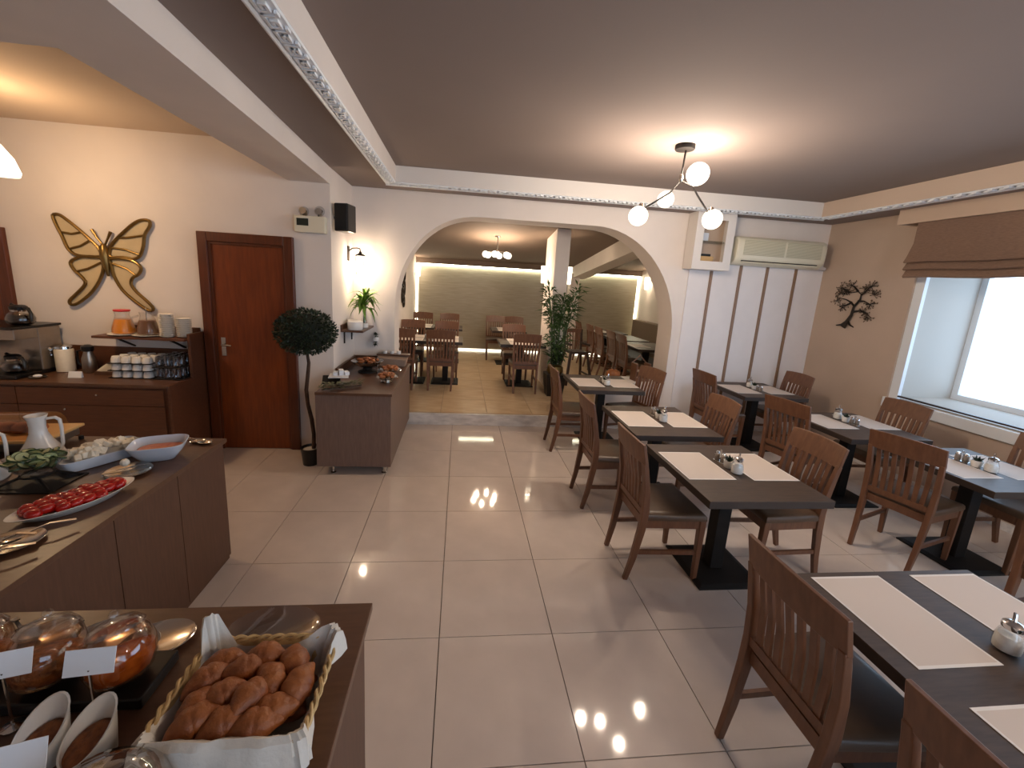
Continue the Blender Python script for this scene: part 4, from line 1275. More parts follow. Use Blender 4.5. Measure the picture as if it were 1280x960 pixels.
B(-0.10, 0.08, -0.10, 0.08, 0.065, 0.075).build('dish', M_PORC, nd, bevel=0.003)
for k in range(3):
    MB().box(-0.06 + 0.05 * k, -0.02 + 0.05 * k, -0.03, 0.05, 0.075, 0.105 + 0.02 * (k % 2), Matrix.Rotation(0.15 * k, 4, 'Z')).build('napkin', M_PAPER, nd)
gl_ = thing('leaf_garland', 'drab green leaf garland hanging over the buffet corner', 'garland', (-1.10, 3.78, ZC))
mb = MB()
q = random.Random(9)
for k in range(150):
    s = q.uniform(0, 1)
    p = Vector((-0.10 + 0.30 * s, -0.09 + 0.20 * s + q.uniform(-.04, .04), 0.02 + q.uniform(0, 0.045)))
    a, t_, L = q.uniform(0, 2 * PI), q.uniform(-0.2, 0.9), q.uniform(0.03, 0.055)
    d = Vector((math.cos(a) * math.cos(t_), math.sin(a) * math.cos(t_), math.sin(t_) * 0.6))
    s_ = d.cross(Vector((0, 0, 1))).normalized() * 0.014
    mb.add([p, p + d * L * .5 + s_, p + d * L, p + d * L * .5 - s_], [(0, 1, 2, 3)])
mb.build('leaves', M_GARL, gl_)
MB().tube([(-0.10, -0.09, 0.012), (0.05, 0.0, 0.015), (0.20, 0.11, 0.012)], 0.006, 6).build('vine', M_BARK, gl_)
bw = thing('burlap_basket', 'low grey burlap-lined basket against the arch wall', 'basket', (-0.76, 4.90, ZC))
MB().loft([[(-0.16, -0.08, 0), (0.14, -0.08, 0), (0.14, 0.08, 0), (-0.16, 0.08, 0)], [(-0.18, -0.10, 0.11), (0.16, -0.10, 0.09), (0.16, 0.10, 0.11), (-0.18, 0.10, 0.12)]]).build('liner', M_BURLAP, bw, bevel=0.01)
B(-0.20, 0.18, 0.0, 0.11, 0.115, 0.13).build('tray', M_CTOP, bw)
for k, x in enumerate((-0.11, -0.03, 0.05)):
    c = thing('tealight', 'white tea light on the burlap basket tray, %s' % ('end one', 'middle one', 'arch-side one')[k], 'candle', (-0.76 + x, 4.955, ZC + 0.131), 0, 'tea lights')
    MB().lathe([(0.022, 0), (0.025, 0.005), (0.025, 0.035), (0.021, 0.036), (0.004, 0.028)], 14).build('cup', M_PORC, c, smooth=True)

# ================================================================== COFFEE COUNTER (door wall)
wc = thing('coffee_counter', 'reddish brown coffee counter with raised end panel along the wall', 'counter', (0, 0, 0))
cx0, cx1, cy0, cy1 = -4.9, -2.47, 3.74, YD - 0.005
B(cx0, cx1 - 0.025, cy0, cy1, 0.0, 0.765).build('carcass', M_CABW, wc)
B(cx0, cx1 - 0.025, cy0 - 0.02, cy1, 0.765, 0.79).build('worktop', M_CTOP, wc, bevel=0.002)
MB().prism([(cy0 - 0.02, 0), (cy1, 0), (cy1, 1.20), (cy1 - 0.22, 1.20), (cy1 - 0.22, 0.79), (cy0 - 0.02, 0.79)], cx1 - 0.025, cx1, 'yz').build('end_panel', M_CABW, wc, bevel=0.003)
for k in range(2):
    x0 = cx1 - 0.06 - 1.15 * (k + 1)
    dr = B(x0 + 0.004, x0 + 1.146, cy0 - 0.014, cy0 - 0.001, 0.60, 0.745).build('drawer', M_CABW, wc)
    MB().ball((x0 + 0.62, cy0 - 0.022, 0.69), 0.008, 8, 6).build('knob', M_SILVER, dr)
    dd = B(x0 + 0.004, x0 + 1.146, cy0 - 0.014, cy0 - 0.001, 0.06, 0.594).build('cupboard_door', M_CABW, wc)
    MB().ball((x0 + 0.36, cy0 - 0.022, 0.56), 0.008, 8, 6).build('knob', M_SILVER, dd)
B(-4.2, cx1 - 0.03, cy1 - 0.014, cy1, 0.79, 1.02).build('upstand', M_CABW, wc)
# shelf over it
sf = thing('counter_shelf', 'narrow wooden shelf of jugs and plates above the cup trays', 'shelf', (-3.27, 4.12, 1.135))
B(0, 0.772, -0.12, 0.135, 0, 0.022).build('board', M_CABW, sf, bevel=0.002)
B(0.15, 0.772, 0.12, 0.135, 0.022, 0.10).build('back_strip', M_CABW, sf)
for x in (0.18, 0.63):
    MB().bar([(x, -0.08, 0.0), (x, 0.12, -0.10)], 0.02, 0.012).build('bracket', M_DARKART, sf)
ZSH = 1.158
def jug(x, name, label, juice, lid):
    pl_ = tag(MB().lathe([(0.05, 0), (0.085, 0.006), (0.12, 0.013), (0.118, 0.016), (0.08, 0.010), (0.01, 0.008)], 26).build('saucer_plate', M_PORC, None, True, 0, (x, 4.11, ZSH)), 'white plate under the ' + label.split(' with')[0], 'plate', 'plates under juice jugs')
    j = thing(name, label, 'jug', (x, 4.11, ZSH + 0.0165))
    MB().lathe([(0.082, 0), (0.088, 0.01), (0.085, 0.05), (0.062, 0.13), (0.052, 0.165), (0.058, 0.205)], 24, close=False).build('glass', M_GLASS, j, smooth=True)
    MB().lathe([(0.078, 0.003), (0.085, 0.01), (0.082, 0.05), (0.060, 0.128), (0.005, 0.13)], 24).build('juice', juice, j, smooth=True)
    if lid:
        MB().lathe([(0.056, 0.200), (0.061, 0.205), (0.061, 0.216), (0.01, 0.219)], 24).build('lid', lid, j, smooth=True)
    else:
        MB().tube([(-0.06, -0.02, 0.17), (-0.11, -0.03, 0.15), (-0.11, -0.03, 0.08), (-0.085, -0.02, 0.05)], 0.009, 8).build('handle', M_GLASS, j, smooth=True)
        MB().tube([(0.02, -0.04, 0.13), (0.03, -0.05, 0.25)], 0.004, 6).build('stirrer', M_CHROME, j)
jug(-3.075, 'orange_juice_jug', 'orange juice jug with red lid on the shelf', M_JUICE, M_RED)
jug(-2.865, 'brown_juice_jug', 'brown juice jug with open top on the shelf', M_JUICE2, None)
PLATE = MB().lathe([(0.045, 0), (0.05, 0.003), (0.074, 0.012), (0.073, 0.015), (0.05, 0.007), (0.01, 0.006)], 26).mesh('side_plate', M_PORC, True)
for (x, n, l) in ((-2.56, 17, 'taller stack nearer the juice'), (-2.545, 14, 'shorter stack at the panel')):
    for k in range(n):
        xx = -2.690 if n == 17 else -2.562
        yy = 4.09 if n == 17 else 4.12
        o = link('side_plate', PLATE, None, 0, (xx, yy, ZSH + 0.0125 * k))
        o.scale = (0.83, 0.83, 1)
        tag(o, 'white plate in the ' + l, 'plate', 'plates of the ' + l)
# cups on trays, glasses beside
def make_cup():
    t = thing('coffee_cup', 'white coffee cup in the stacked cup trays', 'cup', (0, 0, 0), 0, 'cups in the stacked trays')
    MB().lathe([(0.026, 0.057), (0.030, 0.055), (0.039, 0.03), (0.0415, 0.0), (0.039, 0.0), (0.036, 0.03), (0.01, 0.051)], 16).build('bowl', M_PORC, t, smooth=True)
    MB().tube([(0.037, 0, 0.012), (0.055, 0, 0.016), (0.056, 0, 0.042), (0.034, 0, 0.05)], 0.0045, 6).build('handle', M_PORC, t, smooth=True)
    return t
cup0 = make_cup()
used = False
TR0 = 3.93
for L in range(3):
    z = ZC + L * 0.066
    tr = B(-3.11, -2.75, TR0 - 0.01, 4.23, z, z + 0.007).build('cup_tray', M_BLACK, None, bevel=0.003)
    tag(tr, 'black serving tray holding the %s layer of cups' % ('bottom', 'middle', 'top')[L], 'tray', 'cup trays')
    for i in range(4):
        for j in range(3):
            loc = (-3.062 + i * 0.086, TR0 + 0.04 + j * 0.092, z + 0.0075)
            lb = 'white coffee cup in the %s layer of the stacked trays' % ('bottom', 'middle', 'top')[L]
            gp = 'cups in the %s tray' % ('bottom', 'middle', 'top')[L]
            if not used:
                used = True
                cup0.location = loc
                cup0.rotation_euler = (0, 0, -0.7)
                cup0['label'], cup0['group'] = lb, gp
            else:
                dup(cup0, loc, -0.7 + rnd.uniform(-.15, .15), lb, gp)
GL = MB().lathe([(0.033, 0.0), (0.034, 0.002), (0.028, 0.095), (0.005, 0.098)], 14).mesh('tumbler', glass('tumbler_glass', (214, 216, 220), 0.25), True)
for L in range(2):
    z = ZC + L * 0.108
    tr = B(-2.735, -2.505, TR0 - 0.02, 4.235, z, z + 0.007).build('glass_tray', M_BLACK, None, bevel=0.003)
    tag(tr, 'black tray holding the %s layer of tumblers' % ('lower', 'upper')[L], 'tray', 'tumbler trays')
    for i in range(3):
        for j in range(4):
            o = link('tumbler', GL, None, 0, (-2.695 + i * 0.072, TR0 + 0.025 + j * 0.074, z + 0.0075))
            tag(o, 'upturned glass tumbler in the %s layer beside the cups' % ('lower', 'upper')[L], 'glass', 'tumblers in the %s tray' % ('lower', 'upper')[L])
# coffee machine with two pots
cm = thing('coffee_machine', 'steel filter coffee machine at the counter end', 'coffee machine', (-4.02, 3.985, ZC))
B(-0.36, 0.32, -0.22, 0.23, 0, 0.035).build('base', M_PLASTIC, cm, bevel=0.006)
B(-0.36, 0.32, 0.02, 0.23, 0.035, 0.42).build('body', M_STEEL, cm, bevel=0.008)
B(-0.36, 0.33, -0.20, 0.24, 0.42, 0.44).build('top_plate', M_PLASTIC, cm, bevel=0.004)
B(-0.36, 0.32, -0.18, 0.02, 0.33, 0.42).build('brew_head', M_STEEL, cm, bevel=0.006)
B(-0.34, -0.06, -0.185, -0.179, 0.20, 0.33).build('filter_front', mat('dark_red', (84, 34, 24), 0.4), cm)
MB().lathe([(0.05, 0), (0.05, 0.006)], 18, (-0.02, -0.183, 0.375), M=None).build('badge', M_BEIGEP, cm)
def coffee_pot(name, label, x, y, z, s=1.0):
    t = thing(name, label, 'coffee pot', (x, y, z), -0.3, 'round coffee pots')
    MB().lathe([(0.06 * s, 0), (0.085 * s, 0.02 * s), (0.09 * s, 0.055 * s), (0.075 * s, 0.095 * s), (0.05 * s, 0.115 * s), (0.052 * s, 0.13 * s)], 22, close=False).build('carafe', M_GLASS, t, smooth=True)
    MB().lathe([(0.055 * s, 0.004), (0.080 * s, 0.02 * s), (0.085 * s, 0.055 * s), (0.074 * s, 0.088 * s), (0.01, 0.09 * s)], 22).build('coffee', M_COFFEE, t, smooth=True)
    MB().lathe([(0.055 * s, 0.112 * s), (0.057 * s, 0.125 * s)], 22, close=False).build('collar', M_CHROME, t, smooth=True)
    MB().lathe([(0.053 * s, 0.125 * s), (0.055 * s, 0.15 * s), (0.04 * s, 0.162 * s), (0.01, 0.165 * s)], 22, (-0.01, 0, 0)).build('lid', M_PLASTIC, t, smooth=True)
    MB().tube([(0.05 * s, 0, 0.145 * s), (0.095 * s, 0, 0.14 * s), (0.12 * s, 0, 0.10 * s), (0.115 * s, 0, 0.04 * s)], [0.013, 0.014, 0.013, 0.01], 8).build('handle', M_PLASTIC, t, smooth=True)
    MB().tube([(-0.04 * s, 0, 0.14 * s), (-0.085 * s, 0, 0.165 * s)], [0.02, 0.012], 8).build('spout', M_PLASTIC, t, smooth=True)
coffee_pot('coffee_pot', 'black round coffee pot keeping warm on top of the machine', -3.79, 3.98, ZC + 0.441, 1.05)
coffee_pot('coffee_pot', 'glass coffee pot standing inside the machine base', -3.82, 3.90, ZC + 0.036, 0.95)
# thermos jugs
th = thing('steel_thermos', 'pale cylindrical thermos dispenser with chrome top', 'thermos', (-3.62, 4.13, ZC))
MB().lathe([(0.060, 0), (0.066, 0.006), (0.068, 0.20), (0.062, 0.215)], 22).build('body', M_FETA, th, smooth=True)
MB().lathe([(0.063, 0.214), (0.06, 0.235), (0.035, 0.25), (0.01, 0.252)], 22).build('cap', M_CHROME, th, smooth=True)
MB().tube([(-0.06, -0.02, 0.22), (-0.085, -0.03, 0.19), (-0.08, -0.03, 0.15)], 0.011, 8).build('handle', M_CHROME, th, smooth=True)
th = thing('tall_thermos', 'slim steel thermos jug with black stopper and handle', 'thermos', (-3.41, 4.12, ZC))
MB().lathe([(0.045, 0), (0.052, 0.008), (0.052, 0.13), (0.032, 0.19), (0.034, 0.205)], 22).build('body', M_STEEL, th, smooth=True)
MB().lathe([(0.040, 0.20), (0.046, 0.215), (0.046, 0.245), (0.02, 0.26)], 20).build('stopper', M_PLASTIC, th, smooth=True)
MB().tube([(-0.03, -0.01, 0.21), (-0.075, -0.02, 0.20), (-0.075, -0.02, 0.09), (-0.05, -0.01, 0.05)], 0.010, 8).build('handle', M_PLASTIC, th, smooth=True)
bx_ = tag(MB().loft([[(-0.05, -0.008, 0), (0.05, -0.008, 0), (0.05, 0.022, 0), (-0.05, 0.022, 0)], [(-0.05, 0.012, 0.055), (0.05, 0.012, 0.055), (0.05, 0.014, 0.055), (-0.05, 0.014, 0.055)]]).build('name_card', M_PAPER, None, False, 0, (-3.36, 3.90, ZC), (0, 0, 0.1)), 'small blank white card in front of the slim thermos', 'card')
dsh = thing('chrome_dish', 'small chrome dish on the coffee counter edge', 'dish', (-3.62, 3.86, ZC))
MB().lathe([(0.035, 0), (0.06, 0.014), (0.058, 0.017), (0.03, 0.005)], 20).build('dish', M_SILVER, dsh, smooth=True)
MB().ball((0, 0, 0.018), (0.03, 0.03, 0.012), 12, 6).build('teabags', M_PAPER, dsh)
ppr = thing('tea_box', 'low wooden box of folded paper sachets by the cups', 'box', (-3.23, 4.10, ZC), 0.1)
B(-0.07, 0.07, -0.08, 0.08, 0, 0.03).build('box', M_CTOP, ppr)
for k in range(4):
    MB().bar([(-0.05 + 0.03 * k, -0.05, 0.03), (-0.03 + 0.03 * k, 0.05, 0.075)], 0.05, 0.005).build('sachet', M_NAPKIN, ppr)

# ================================================================== ISLAND BUFFET
isl = thing('buffet_island', 'long brown buffet island with salads running beside the aisle', 'counter', (0, 0, 0))
ix0, ix1, iy0, iy1, ZI = -2.55, -1.40, 0.20, 2.53, 0.805
B(ix0 + 0.02, ix1 - 0.012, iy0, iy1 - 0.02, 0.0, ZI - 0.025).build('carcass', M_COUNTER, isl)
for (a, b) in ((0.5, 1.102), (1.106, 1.703), (1.707, 2.098), (2.102, 2.51)):
    B(ix1 - 0.012, ix1 - 0.002, a, b, 0.03, ZI - 0.03).build('front_panel', M_COUNTER, isl)
B(ix0, ix1 + 0.012, iy0, iy1, ZI - 0.025, ZI).build('worktop', M_CTOP, isl, bevel=0.002)
ZI += 0.001
# tomato platter
def platter(name, label, cat, loc, rz, a, b, h, mt, pw=2.4):
    t = thing(name, label, cat, loc, rz)
    def ring(s, z):
        return [(a * s * math.copysign(abs(math.cos(2 * PI * j / 36)) ** (2 / pw), math.cos(2 * PI * j / 36)), b * s * math.copysign(abs(math.sin(2 * PI * j / 36)) ** (2 / pw), math.sin(2 * PI * j / 36)), z) for j in range(36)]
    MB().loft([ring(0.62, 0), ring(0.7, 0.002), ring(0.97, h), ring(1.0, h + 0.003), ring(0.97, h + 0.004), ring(0.66, 0.008), ring(0.1, 0.007)]).build('dish', mt, t, smooth=True)
    return t
tpx, tpy, trz = -1.585, 1.765, math.radians(62)
platter('tomato_platter', 'long pointed white platter with black outside holding tomatoes', 'platter', (tpx, tpy, ZI), trz, 0.205, 0.100, 0.034, M_PORC, 1.8)
q = random.Random(21)
TOM = MB().ball((0, 0, 0), (0.031, 0.026, 0.020), 14, 8).mesh('tomato_wedge', M_TOMATO, True)
for i in range(8):
    for j in range(-2, 3):
        u = -0.135 + i * 0.0385
        lim = 0.056 * (1 - (abs(u) / 0.175) ** 1.8)
        v = j * 0.026
        if abs(v) > lim + 0.006:
            continue
        o = link('tomato_wedge', TOM, None, 0, (tpx + u * math.cos(trz) - v * math.sin(trz), tpy + u * math.sin(trz) + v * math.cos(trz), ZI + 0.032 + 0.010 * (1 - (v / 0.06) ** 2) + q.uniform(-.002, .004)), (q.uniform(-.4, .4), q.uniform(-.4, .4), q.uniform(0, 6)))
        tag(o, 'red tomato wedge on the long pointed platter', 'tomato', 'tomatoes on the platter')
# serving spoons on small plates
def spoon(name, label, loc, rz, L=0.24, mt=None):
    t = thing(name, label, 'serving spoon', loc, rz, 'serving spoons')
    mt = mt or M_SILVER
    MB().lathe([(0.010, 0.0), (0.026, 0.004), (0.032, 0.012), (0.030, 0.013), (0.022, 0.006), (0.004, 0.003)], 16, (0, 0, 0), 1.35, 0.85).build('bowl', mt, t, smooth=True)
    MB().bar([(0.036, 0, 0.013), (0.07, 0, 0.024), (L * 0.6, 0, 0.03), (L, 0, 0.018)], [0.008, 0.007, 0.010, 0.016], 0.004, (0, 1, 0)).build('handle', mt, t, smooth=True)
    return t
def rest(label, loc, r=0.085):
    t = thing('spoon_rest', label, 'plate', loc, 0, 'chrome spoon rests')
    MB().lathe([(r * 0.5, 0), (r * 0.85, 0.006), (r, 0.014), (r * 0.98, 0.016), (r * 0.8, 0.009), (0.01, 0.006)], 26).build('plate', M_SILVER, t, smooth=True)
    return t
rest('chrome spoon plate nearest the island front edge', (-1.575, 1.50, ZI))
spoon('serving_spoon', 'chrome serving spoon pointing at the tomato platter', (-1.58, 1.495, ZI + 0.014), math.radians(42), 0.17)
spoon('serving_spoon', 'chrome serving spoon crossing the front spoon plate', (-1.62, 1.47, ZI + 0.018), math.radians(20), 0.12)
rest('chrome spoon plate cut off by the picture edge', (-1.60, 1.335, ZI), 0.08)
spoon('serving_spoon', 'chrome spoon handle lying at the picture edge', (-1.59, 1.35, ZI + 0.014), math.radians(40), 0.17)
rest('dark chrome tongs plate between bowl and tomatoes', (-1.60, 2.065, ZI), 0.095)
tg = thing('salad_tongs', 'pair of chrome salad tongs on the dark plate', 'tongs', (-1.60, 2.06, ZI + 0.013), 0.6)
for s in (-1, 1):
    MB().bar([(-0.09, 0, 0.006), (0, s * 0.018, 0.008), (0.08, s * 0.03, 0.006)], 0.012, 0.003, (0, 1, 0)).build('arm', M_SILVER, tg)
MB().ball((-0.01, 0.05, 0.026), (0.02, 0.02, 0.02), 10, 6).build('lemon_piece', M_FETA, tg)
# cool white square bowl
sbw = thing('square_bowl', 'cool white square bowl of tomato stew near the island end', 'bowl', (-1.575, 2.245, ZI), math.radians(20))
def sq(s, z, k=4.0):
    return [(s * 0.125 * math.copysign(abs(math.cos(2 * PI * j / 32)) ** (2 / k), math.cos(2 * PI * j / 32)), s * 0.105 * math.copysign(abs(math.sin(2 * PI * j / 32)) ** (2 / k), math.sin(2 * PI * j / 32)), z) for j in range(32)]
MB().loft([sq(0.5, 0), sq(0.58, 0.004), sq(0.86, 0.05), sq(1.0, 0.088), sq(0.97, 0.090), sq(0.80, 0.045), sq(0.5, 0.012), sq(0.05, 0.010)]).build('shell', M_PORCB, sbw, smooth=True)
MB().loft([sq(0.70, 0.030), sq(0.80, 0.048), sq(0.6, 0.058), sq(0.1, 0.060)]).build('stew', M_STEW, sbw, smooth=True)
spoon('serving_spoon', 'chrome ladle lying by the island end behind the bowl', (-1.51, 2.46, ZI), math.radians(200), 0.2)
spoon('serving_spoon', 'chrome ladle bowl at the very corner of the island', (-1.46, 2.44, ZI), math.radians(170), 0.18)
# feta dish with cubes
fd = thing('feta_dish', 'white rectangular dish heaped with feta cubes', 'dish', (-1.845, 2.22, ZI), math.radians(58))
def rr(s, z):
    return [(s * 0.175 * math.copysign(abs(math.cos(2 * PI * j / 36)) ** 0.28, math.cos(2 * PI * j / 36)), s * 0.105 * math.copysign(abs(math.sin(2 * PI * j / 36)) ** 0.28, math.sin(2 * PI * j / 36)), z) for j in range(36)]
MB().loft([rr(0.86, 0), rr(0.9, 0.003), rr(1.0, 0.055), rr(0.97, 0.057), rr(0.88, 0.02), rr(0.1, 0.018)]).build('dish', M_PORCB, fd, smooth=True)
CUB = B(-0.018, 0.018, -0.016, 0.016, -0.013, 0.013).mesh('feta_cube', M_FETA)
q = random.Random(8)
ca, sa = math.cos(math.radians(58)), math.sin(math.radians(58))
for k in range(46):
    u, v = q.uniform(-0.13, 0.14), q.uniform(-0.07, 0.07)
    z = ZI + 0.045 + 0.035 * (1 - (u / 0.16) ** 2) * (1 - (v / 0.09) ** 2) * q.uniform(0.5, 1.1)
    o = link('feta_cube', CUB, None, 0.004, (-1.845 + u * ca - v * sa, 2.22 + u * sa + v * ca, z), (q.uniform(0, 3), q.uniform(0, 3), q.uniform(0, 3)))
    tag(o, 'white feta cube heaped in the rectangular dish', 'cheese cube', 'feta cubes')
# cucumber bowl on a wire stand
cs = thing('bowl_stand', 'dark metal stand under the cucumber bowl', 'stand', (-1.90, 1.955, ZI))
for k in range(4):
    a = PI / 4 + k * PI / 2
    MB().tube([(0.17 * math.cos(a), 0.12 * math.sin(a), 0.004), (0.05 * math.cos(a), 0.05 * math.sin(a), 0.045)], 0.006, 6).build('leg', M_BLACK, cs)
MB().tube([(0.055 * math.cos(2 * PI * j / 16), 0.055 * math.sin(2 * PI * j / 16), 0.048) for j in range(16)], 0.005, 6, closed=True).build('ring', M_BLACK, cs)
B(-0.13, 0.13, -0.10, 0.10, 0.0, 0.006).build('base', M_BLACK, cs)
cb = thing('cucumber_bowl', 'clear glass bowl of cucumber slices on the dark stand', 'bowl', (-1.90, 1.955, ZI + 0.054))
MB().lathe([(0.04, 0), (0.07, 0.02), (0.105, 0.075), (0.108, 0.076), (0.073, 0.025), (0.03, 0.008)], 26).build('glass', M_GLASS, cb, smooth=True)
SL = MB().lathe([(0.001, -0.003), (0.0225, -0.003), (0.0225, 0.003), (0.001, 0.003)], 16)
slm = SL.mesh('cucumber_slice', M_CUKE, False)
RIM = MB().lathe([(0.0218, -0.0034), (0.0245, -0.0034), (0.0245, 0.0034), (0.0218, 0.0034)], 16, close=False).mesh('peel', M_CUKES, False)
q = random.Random(13)
for k in range(44):
    a, r = 2.4 * k, 0.088 * math.sqrt((k + 0.4) / 44)
    z = ZI + 0.054 + 0.05 + 0.04 * (1 - (r / 0.1) ** 2) + q.uniform(-.012, .008)
    o = link('cucumber_slice', slm, None, 0, (-1.90 + r * math.cos(a), 1.955 + r * math.sin(a), z), (q.uniform(-.9, .9), q.uniform(-.9, .9), 0))
    link('peel', RIM, o)
    tag(o, 'pale cucumber slice piled in the glass bowl', 'cucumber slice', 'cucumber slices')
sb2 = thing('shallow_bowl', 'pale bowl edge cut by the picture beside the cucumber stand', 'bowl', (-1.93, 1.66, ZI))
MB().lathe([(0.04, 0), (0.07, 0.012), (0.10, 0.055), (0.097, 0.057), (0.06, 0.016), (0.01, 0.012)], 26).build('shell', M_PORC, sb2, smooth=True)
MB().lathe([(0.07, 0.03), (0.05, 0.036), (0.01, 0.038)], 20).build('salad', M_COFFEE, sb2, smooth=True)
# white carafes
def carafe(x, y, rz, label):
    t = thing('milk_carafe', label, 'carafe', (x, y, ZI), rz, 'white carafes')
    t.scale = (0.86, 0.86, 0.95)
    MB().lathe([(0.100, 0), (0.106, 0.008), (0.096, 0.045), (0.060, 0.10), (0.040, 0.145), (0.036, 0.18), (0.040, 0.22), (0.050, 0.245), (0.047, 0.246), (0.034, 0.21), (0.028, 0.15), (0.01, 0.14)], 26).build('body', M_PORC, t, smooth=True)
    MB().bar([(0.044, 0, 0.225), (0.085, 0, 0.23), (0.105, 0, 0.215), (0.108, 0, 0.17), (0.104, 0, 0.08), (0.092, 0, 0.05)], 0.018, 0.014, (0, 1, 0)).build('handle', M_PORC, t, smooth=True, bevel=0.004)
carafe(-2.12, 2.22, 0.25, 'white milk carafe with squared handle beside the feta')
carafe(-2.16, 1.98, 0.5, 'white milk carafe cut off by the picture edge')
# dome server with bread
ds = thing('roll_top_server', 'clear dome server of bread on a pale board at the island', 'food server', (-2.36, 2.36, ZI), 0.1)
B(-0.20, 0.20, -0.13, 0.13, 0.02, 0.07).build('pan', M_STEEL, ds, bevel=0.01)
B(-0.22, 0.22, -0.14, 0.14, 0.07, 0.085).build('board', mat('maple_board', (206, 164, 104), 0.5), ds, bevel=0.004)
rings = []
for i in range(9):
    a = PI * i / 8
    rings.append([(x, -0.125 * math.cos(a), 0.086 + 0.11 * math.sin(a)) for x in (-0.19, 0.0, 0.15)])
MB().loft(rings, False, False).build('dome', M_GLASSA, ds, smooth=True)
for (x, y) in ((-0.17, -0.1), (0.22, -0.1), (-0.17, 0.1), (0.22, 0.1)):
    MB().lathe([(0.012, 0), (0.012, 0.021)], 10, (x, y, 0)).build('foot', M_BLACK, ds)
for k in range(4):
    o = link('bread_roll', PM[0], None, 0, (-2.36 - 0.11 + 0.07 * k, 2.36, ZI + 0.088), (0, 0, 1.2))
    o.scale = (1.2, 1.6, 1.6)
    tag(o, 'bread roll under the clear dome server', 'bread roll', 'rolls under the dome')
bk = thing('black_canister', 'black canister behind the white carafes', 'canister', (-2.36, 2.10, ZI))
MB().lathe([(0.06, 0), (0.062, 0.006), (0.06, 0.16), (0.05, 0.175)], 20).build('body', M_PLASTIC, bk, smooth=True)
MB().lathe([(0.064, 0.175), (0.064, 0.19), (0.02, 0.20)], 20).build('lid', mat('copper_lid', (186, 120, 84), 0.4, metal=0.3), bk, smooth=True)

# ================================================================== FRONT BREAD COUNTER
fc = thing('bread_counter', 'brown bread counter carrying the croissant basket in front', 'counter', (0, 0, 0))
kx0, kx1, ky0, ky1, ZK = -1.385, -0.245, 0.30, 1.185, 0.80
B(kx0 + 0.01, kx1 - 0.025, ky0 + 0.02, ky1 - 0.03, 0, ZK - 0.025).build('carcass', M_COUNTER, fc)
B(kx0, kx1, ky0, ky1, ZK - 0.025, ZK).build('worktop', M_CTOP, fc, bevel=0.002)
B(kx1 - 0.025, kx1 - 0.018, ky0 + 0.03, ky1 - 0.04, 0.02, ZK - 0.03).build('side_panel', M_COUNTER, fc)
ZK += 0.001
# wicker basket
bkx, bky = -0.445, 0.835
wb = thing('wicker_basket', 'rectangular wicker basket lined with a white napkin', 'basket', (bkx, bky, ZK))
def rect(a, b, z, k=0.12, n=10):
    pts = []
    for (cx, cy, a0) in ((a - k * a, b - k * a, 0), (-a + k * a, b - k * a, PI / 2), (-a + k * a, -b + k * a, PI), (a - k * a, -b + k * a, 1.5 * PI)):
        for i in range(n // 2 + 1):
            t = a0 + (PI / 2) * i / (n // 2)
            pts.append((cx + k * a * math.cos(t), cy + k * a * math.sin(t), z))
    return pts
MB().loft([rect(0.125, 0.095, 0.0), rect(0.130, 0.100, 0.004), rect(0.158, 0.128, 0.095), rect(0.152, 0.122, 0.095), rect(0.124, 0.094, 0.012), rect(0.02, 0.02, 0.010)]).build('weave_wall', M_WICKER, wb)
for z, s in ((0.025, 0), (0.05, 1), (0.075, 2)):
    f = z / 0.095
    MB().tube(rect(0.132 + 0.028 * f, 0.102 + 0.028 * f, z), 0.0035, 6, closed=True).build('band', M_WICKER, wb)
# braided rim: two strands winding round the edge
base = rect(0.157, 0.127, 0.098, 0.12, 10)
dense = []
for i in range(len(base)):
    p, p2 = Vector(base[i]), Vector(base[(i + 1) % len(base)])
    m_ = max(1, int((p2 - p).length / 0.006))
    for j in range(m_):
        dense.append(p.lerp(p2, j / m_))
cen = Vector((0, 0, 0.098))
for ph in (0, PI):
    st = []
    for i, p in enumerate(dense):
        out = (p - cen)
        out.z = 0
        out.normalize()
        st.append(p + out * 0.005 * math.cos(i * 0.62 + ph) + Vector((0, 0, 0.005 * math.sin(i * 0.62 + ph))))
    MB().tube(st, 0.0045, 6, closed=True).build('rim_braid', M_WICKER, wb, smooth=True)
# upright stakes of the weave
stk = MB().bar([(0, 0, 0.0), (0, 0, 0.09)], 0.006, 0.003).mesh('stake', M_WICKER)
rb, rtp = rect(0.132, 0.102, 0.005), rect(0.159, 0.129, 0.092)
smp = [(Vector(rb[i]).lerp(Vector(rb[(i + 1) % len(rb)]), s), Vector(rtp[i]).lerp(Vector(rtp[(i + 1) % len(rb)]), s)) for i in range(len(rb)) for s in ([j / 12 for j in range(12)] if (Vector(rb[i]) - Vector(rb[(i + 1) % len(rb)])).length > 0.05 else [0])]
mbs = MB()
for a, b in smp:
    mbs.tube([a, b], 0.003, 5)
mbs.build('stakes', M_WICKER, wb)
